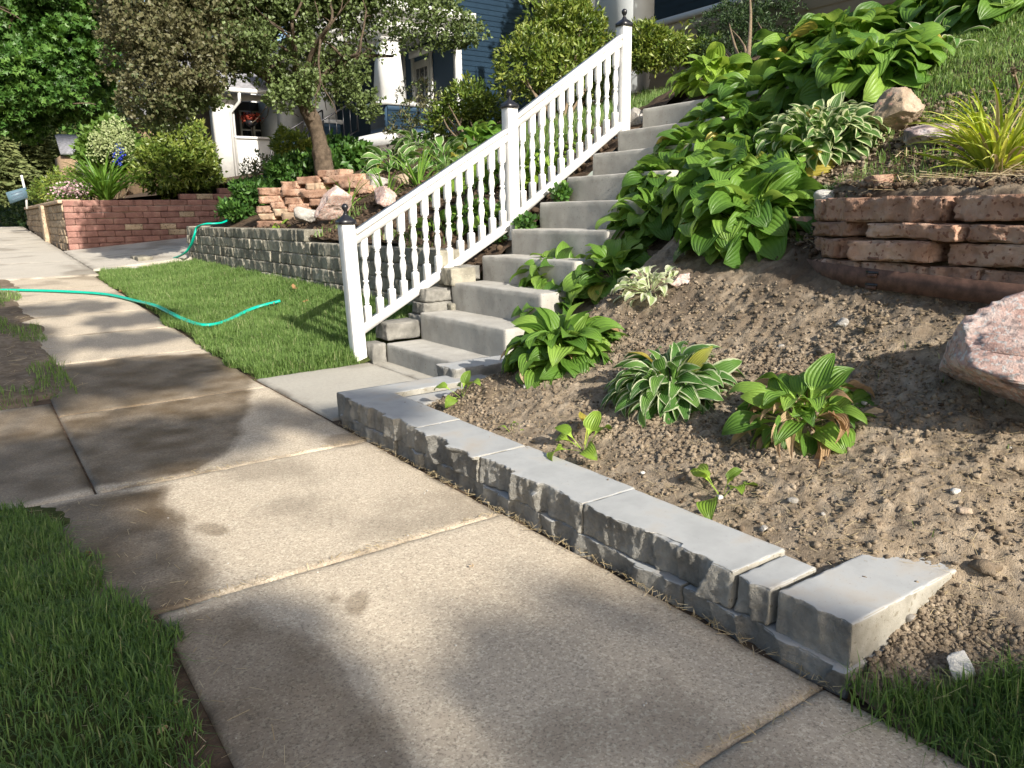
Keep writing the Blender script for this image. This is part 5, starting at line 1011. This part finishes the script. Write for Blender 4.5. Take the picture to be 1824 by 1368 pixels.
n = 16000; X = r.uniform(1.40, 2.0, n); Y = r.uniform(-.2, .80, n); lim = .77 - 1.0 * (X - 1.47) + .05 * fbm(p3(X * 6, Y * 0), 3, 33); k = (Y < lim) & (X > 1.44 + .03 * r.normal(size=n)); X, Y = X[k], Y[k]; blades('dark_grass', X, Y, soil_h, .085, .0034, M_grassd, 4, .85, (-.12, .05), label='dark green long grass tuft beside the end block of the wall')
n = 60000; X = r.uniform(4.05, 6.8, n); Y = r.uniform(.2, 3.1, n); k = (X > 4.14 + .45 * sst(1.9, 2.6, Y) + .1 * fbm(p3(X, Y * 3), 2, 3)) & (Y < 2.85 + .1 * (X - 4.5)); X, Y = X[k], Y[k]; blades('lawn_grass', X, Y, T_right, .052, .0055, M_grass, 5, 1.0, label='sunlit sloping lawn at the top of the bank')
n = 9000; X = r.uniform(4.6, 7.5, n); Y = r.uniform(6.2, 8.2, n); blades('lawn_grass', X, Y, T_left, .10, .007, M_grass, 6, .4, label='green grass patch behind the upper balusters')
# sparse weeds and straw on the soil
n = 500; X = r.uniform(1.8, 3.1, n); Y = r.uniform(.6, 3., n); k = fbm(p3(X * 2.2, Y * 2.2), 3, 41) > .22; blades('weed_grass', X[k], Y[k], soil_h, .05, .004, M_grass, 7, .8, label='thin pale weeds scattered over the dug soil')
def straws(name, X, Y, zf, label, seed, Lr=(.02, .07), wd=.0016):
    r = np.random.default_rng(seed); n = len(X); a = r.uniform(0, 6.283, n); L = r.uniform(*Lr, n); e = r.normal(0, .10, n); z = zf(X, Y) + .006 + r.random(n) * .006; D = p3(np.cos(a) * L / 2, np.sin(a) * L / 2, e * L); S = p3(-np.sin(a) * wd / 2, np.cos(a) * wd / 2, r.uniform(-.3, .3, n) * wd); C = p3(X, Y, z)
    V = np.stack([C - D - S, C - D + S, C + D + S, C + D - S], 1).reshape(-1, 3); i = np.arange(n)[:, None] * 4
    o = put(name, V, i + np.array([[0, 1, 2, 3]]), M_straw, attrs={'tint': np.repeat(r.random(n), 4)}); o['kind'] = 'stuff'; o['label'] = label; o['category'] = 'straw'
n = 15000; X = r.uniform(1.72, 3.0, n); Y = r.uniform(.2, 3.4, n); k = r.random(n) < .25 + .9 * sst(2.2, .8, Y) * sst(-.3, .4, fbm(p3(X * 2.5, Y * 2.5), 3, 51)); straws('straw', X[k], Y[k], soil_h, 'dry straw bits strewn over the dug soil', 1, (.008, .05), .0011)
n = 480; X = 1.445 + np.abs(r.normal(0, .014, n)) * -1; Y = r.uniform(.8, 3.6, n); straws('dry_litter', X, Y, lambda x, y: 0 * x, 'dry grass litter along the wall foot on the sidewalk', 2, (.012, .05), .0015)
n = 260; X = r.uniform(.05, .40, n); Y = r.uniform(1., 3.2, n); straws('dry_litter', X, Y, lambda x, y: 0 * x, 'dry grass clippings at the left sidewalk edge', 3, (.012, .05), .0013)
n = 380; j = r.integers(0, 3, n); X = r.uniform(.3, 1.44, n); Y = np.array([2.12, 3.26, .84])[j] + r.normal(0, .012, n); straws('dry_litter', X, Y, lambda x, y: 0 * x - .004, 'dry grit and straw caught in the sidewalk joints', 4, (.008, .03), .002)
n = 700; X = r.uniform(-.5, .5, n); Y = r.uniform(5.0, 9., n); straws('dry_litter', X, Y, verge2_z, 'dry grass on the dirt strip by the far sidewalk', 5, (.03, .1), .003)
# clods
def clods(name, n, x0, x1, y0, y1, zf, mat, sr, seed, label, cond=None, sub=1):
    r = np.random.default_rng(seed); X = r.uniform(x0, x1, n); Y = r.uniform(y0, y1, n)
    if cond is not None: k = cond(X, Y, r); X, Y = X[k], Y[k]; n = len(X)
    V0, F0 = ico(sub); V0 = V0 * 1.; s = sr[0] + (sr[1] - sr[0]) * r.random(n) ** 4.2; z = zf(X, Y); m = len(V0)
    D = 1 + .42 * r.normal(size=(n, m)) * .6; D = np.clip(D, .5, 1.6); sc = s[:, None, None] * r.uniform(.6, 1.3, (n, 1, 3)) * np.array([1, 1, .8]); V = V0[None] * D[:, :, None] * sc + p3(X, Y, z + s * .15)[:, None]
    F = (F0[None] + (np.arange(n) * m)[:, None, None]).reshape(-1, 3); o = put(name, V.reshape(-1, 3), F, mat, attrs={'moist': np.repeat(np.clip(r.normal(.12, .28, n), 0, 1), m)}); o['kind'] = 'stuff'; o['label'] = label; o['category'] = 'soil'
cl = lambda X, Y, r: r.random(len(X)) < .30 + .8 * sst(-.2, .3, fbm(p3(X * 2.4, Y * 2.4), 3, 61))
clods('soil_clods', 60000, 1.70, 3.05, .1, 3.6, soil_h, M_soil, (.0022, .0115), 1, 'crumbly brown soil clods over the dug bed', cl)
clods('soil_clods', 230, 1.85, 3.0, .3, 3.2, soil_h, M_soil, (.008, .028), 2, 'larger dry soil lumps on the dug bed', cl, 2)
clods('grit', 500, .3, 1.46, .6, 3.5, lambda x, y: 0 * x - .004, M_whiterock, (.0012, .004), 3, 'tiny pale grit scattered on the sidewalk', lambda X, Y, r: r.random(len(X)) < .2 + .8 * sst(1.25, 1.44, X))
clods('soil_clods', 7000, 1.46, 1.85, .35, .80, soil_h, M_soil, (.0015, .010), 8, 'soil crumbs beside the grass below the end block')
clods('cap_crumbs', 260, 1.50, 1.90, .80, 3.4, lambda X, Y: np.where((X > 1.68) & (Y > 1.02), -.2, ZT - .001), M_soil, (.0012, .006), 12, 'soil crumbs spilled on the pale wall caps', lambda X, Y, r: r.random(len(X)) < .12 + .9 * sst(1.60, 1.70, X) + .5 * (Y < .99) * sst(1.6, 1.9, X))
clods('bed_crumbs', 2600, 3., 4.8, 5.05, 11., lambda X, Y: T_left(X, Y) + .02, M_dark, (.008, .04), 4, 'dark soil crumbs in the left bed')
clods('mulch', 1500, 3.2, 4.2, .3, 2.3, lambda X, Y: T_right(X, Y) + .01, M_dark, (.006, .022), 5, 'dark mulch behind the curved stone wall')
n = 650; X = r.uniform(3.25, 4.2, n); Y = r.uniform(.7, 2.2, n); straws('straw', X, Y, lambda X, Y: T_right(X, Y) + .03, 'dead leaf strands on mulch behind the curved wall', 6, (.05, .2), .004)
# loose crumbs, weeds and dead strands on the bank behind the curved wall
bank = lambda X, Y: T_right(X, Y) + .01
clods('bank_crumbs', 5200, 3.3, 4.6, 1.2, 3.1, bank, M_soil, (.004, .024), 9, 'brown soil crumbs on the bank between curved wall and upper lawn')
n = 1500; X = r.uniform(3.35, 4.5, n); Y = r.uniform(1.5, 3.0, n); k = fbm(p3(X * 2.6, Y * 2.6), 3, 43) > .08; blades('weed_grass', X[k], Y[k], bank, .075, .006, M_grass, 9, .9, label='weedy grass on the bank between curved wall and tan rock')
n = 1200; X = r.uniform(3.3, 4.5, n); Y = r.uniform(1.3, 3.0, n); straws('straw', X, Y, bank, 'dry strands on the bank below the tan rock', 8, (.03, .14), .003)
n = 1500; X = r.uniform(3.0, 4.3, n); Y = r.uniform(5.6, 8.4, n); k = fbm(p3(X * 2.2, Y * 2.2), 3, 47) > .12; blades('weed_grass', X[k], Y[k], lambda X, Y: T_left(X, Y) + .02, .08, .012, M_grass, 10, 1.1, label='small green weeds on dark soil behind the lower balusters')
h = hit(1812, 200); ds = thing('dried_flower', 'dried brown flower stalk at the right edge over the upper lawn', 'flower', h); P = gY(1806, 128, h[1] - .02)
V, F = tube(spline([h, (h + P) / 2 + np.array([.02, 0, .02]), P], 8), .006, 5); put('stalk', V, F, M_stem, ds)
Q = P + r.normal(size=(40, 3)) * .008; V, F, k = leafblades(Q, r.normal(size=(40, 3)), .018, .012, r); put('flower_head', V, F, M_stem, ds)['kind'] = 'stuff'
# fallen leaves on lawn and walk
ML_fall = leaf_mat('fallen_leaf', [(.25, .13, .06), (.42, .28, .15), (.5, .38, .24)], 'obj', .8, .2, .1)
for i, (px, py, s, lab) in enumerate([(525, 523, .06, 'largest curled brown leaf, on the lawn beyond the hose end'), (488, 550, .05, 'brown leaf on the lawn touching the hose end'), (545, 545, .03, 'small brown leaf on the lawn toward the first post'), (220, 520, .05, 'dry leaf at the lawn edge above the hose bend'), (395, 628, .03, 'orange leaf on the sidewalk where the lawn begins'), (335, 575, .035, 'dry leaf beside the hose on the sidewalk edge'), (318, 1255, .02, 'brown leaf at the sidewalk edge beside the shaded grass'), (160, 990, .03, 'pale dry leaf at the tip of the shaded grass strip'), (300, 1300, .022, 'crumpled leaf lowest along the shaded grass edge'), (840, 1010, .012, 'tiny leaf scrap in the middle of the front slab')]):
    h = hit(px, py); V, F, k = leafblades(np.array([h + [0, 0, .05 if px > 440 and py < 560 else .008]] * 3) + r.normal(size=(3, 3)) * s * .2 * np.array([1, 1, .1]), r.normal(size=(3, 3)) * np.array([1, 1, .25]), s, s * .8, r)
    prop(put('fallen_leaf', V, F, ML_fall), lab, 'leaf', 'fallen dry leaves')
# hose
def hp(px, py, dz=.02): h = hit(px, py); return h + np.array([0, 0, dz])
hs = thing('garden_hose', 'flat teal green garden hose crossing the sidewalk into the lawn', 'hose', hp(250, 540, 0))
HP = [(-60, 521), (0, 519), (60, 520), (120, 522), (190, 527), (240, 538), (280, 554), (325, 577), (365, 589), (405, 577), (450, 560), (500, 546)]
P = np.array([hp(x, y, .018 if x < 250 else .05 if x < 385 else .03 + .025 * (x > 445)) for x, y in HP]); V, F = tube(spline(P, 90), .027, 8, True, .55); put('hose_length', V, F, M_hose, hs, smooth=True)
P = np.array([gX(x, y, X) for x, y, X in ((270, 470, 2.6), (320, 456, 2.75), (338, 440, 2.84), (346, 420, 2.88), (350, 406, 2.92), (365, 399, 3.0), (385, 398, 3.15), (400, 395, 3.3), (425, 380, 3.6))]); V, F = tube(spline(P, 50), .024, 8, True, .6); put('hose_length', V, F, M_hose, hs, smooth=True)

# ================================================================== street tree behind the viewer: its crown shades the walk
def shade_tree():
    rs = np.random.default_rng(99); o = thing('street_tree', 'tall street tree standing on the verge behind the viewer', 'tree', (-1.9, -12., -.1))
    zones = [((.1, .5), (.5, .5), 1.0), ((-.15, 2.2), (.30, .9), .55), ((1.8, .25), (.45, .30), 1.3), ((1.2, .1), (.5, .4), 1.),
             ((.65, 3.85), (.42, .30), .9), ((.1, 3.7), (.4, .4), .5), ((.8, 5.6), (.55, .45), .9), ((.3, 5.6), (.3, .5), .5), ((.05, 7.4), (.42, 1.6), 2.0), ((1.0, 7.1), (.35, .25), .4), ((1.2, 8.2), (.4, .3), .4), ((.6, 9.4), (.6, .4), .5), ((-.3, 10.5), (.5, 1.6), 1.5), ((1.5, 3.6), (.12, .2), .2), ((1.25, 4.0), (.12, .12), .12), ((-1.2, 4.), (.8, 5), 5.)]
    P = []
    for (x, y), (rx, ry), wgt in zones:
        n = int(420 * wgt); a = rs.uniform(0, 6.283, n); q = np.sqrt(rs.random(n)); gx, gy = x + rx * q * np.cos(a), y + ry * q * np.sin(a); h = rs.uniform(6.0, 10.5, n); t = h / SUN[2]
        P.append(np.stack([gx + SUN[0] * t, gy + SUN[1] * t, h], 1))
    for poly, dens in (([(-.1, 3.25), (.40, 3.2), (.44, 2.9), (.38, 2.6), (.36, 2.3), (.3, 2.05), (-.1, 2.05)], 300), ([(1.36, 1.38), (1.2, 1.43), (1.0, 1.47), (.86, 1.48), (.76, 1.38), (.70, 1.2), (.66, 1.0), (.64, .8), (.65, .1), (1.9, .1), (1.75, .5), (1.5, .78), (1.47, 1.15)], 270), ([(.52, 2.02), (.61, 1.76), (.63, 1.5), (.605, 1.2), (.58, .9), (.56, .2), (0, .2), (0, 2.02)], 420)):
        q = np.array(poly); a = q.min(0); b = q.max(0); n = int(dens * np.prod(b - a)); g = rs.uniform(a, b, (n, 2)); g = g[inpoly(g[:, 0], g[:, 1], q)]; h = rs.uniform(6.0, 10.5, len(g)); t = h / SUN[2]
        P.append(np.stack([g[:, 0] + SUN[0] * t, g[:, 1] + SUN[1] * t, h], 1))
    P = np.concatenate(P); D = rs.normal(size=P.shape); V, F, k = leafblades(P, D, .19, .15, rs, .1); put('crown', V, F, ML_maple, o, attrs={'tint': np.repeat(rs.random(len(P)), k)})['kind'] = 'stuff'
    mb = MB(); mb.add(*tube(spline([(-1.9, -12., -.2), (-1.85, -12, 2.5), (-1.7, -12, 5.), (-1.4, -12., 7.)], 10), np.linspace(.22, .08, 10), 10))
    for k in range(40): p = P[rs.integers(len(P))]; b = np.array([-1.7, -12, rs.uniform(3.5, 6.8)]); mb.add(*tube(spline([b, (b + p) / 2 + [0, 0, .4], p], 6), np.linspace(.022, .005, 6), 4))
    mb.put('trunk', M_bark, o)['kind'] = 'stuff'
shade_tree()
print('objects', len(bpy.data.objects), 'tris', sum(len(m.loops) - 2 * len(m.polygons) for m in bpy.data.meshes))
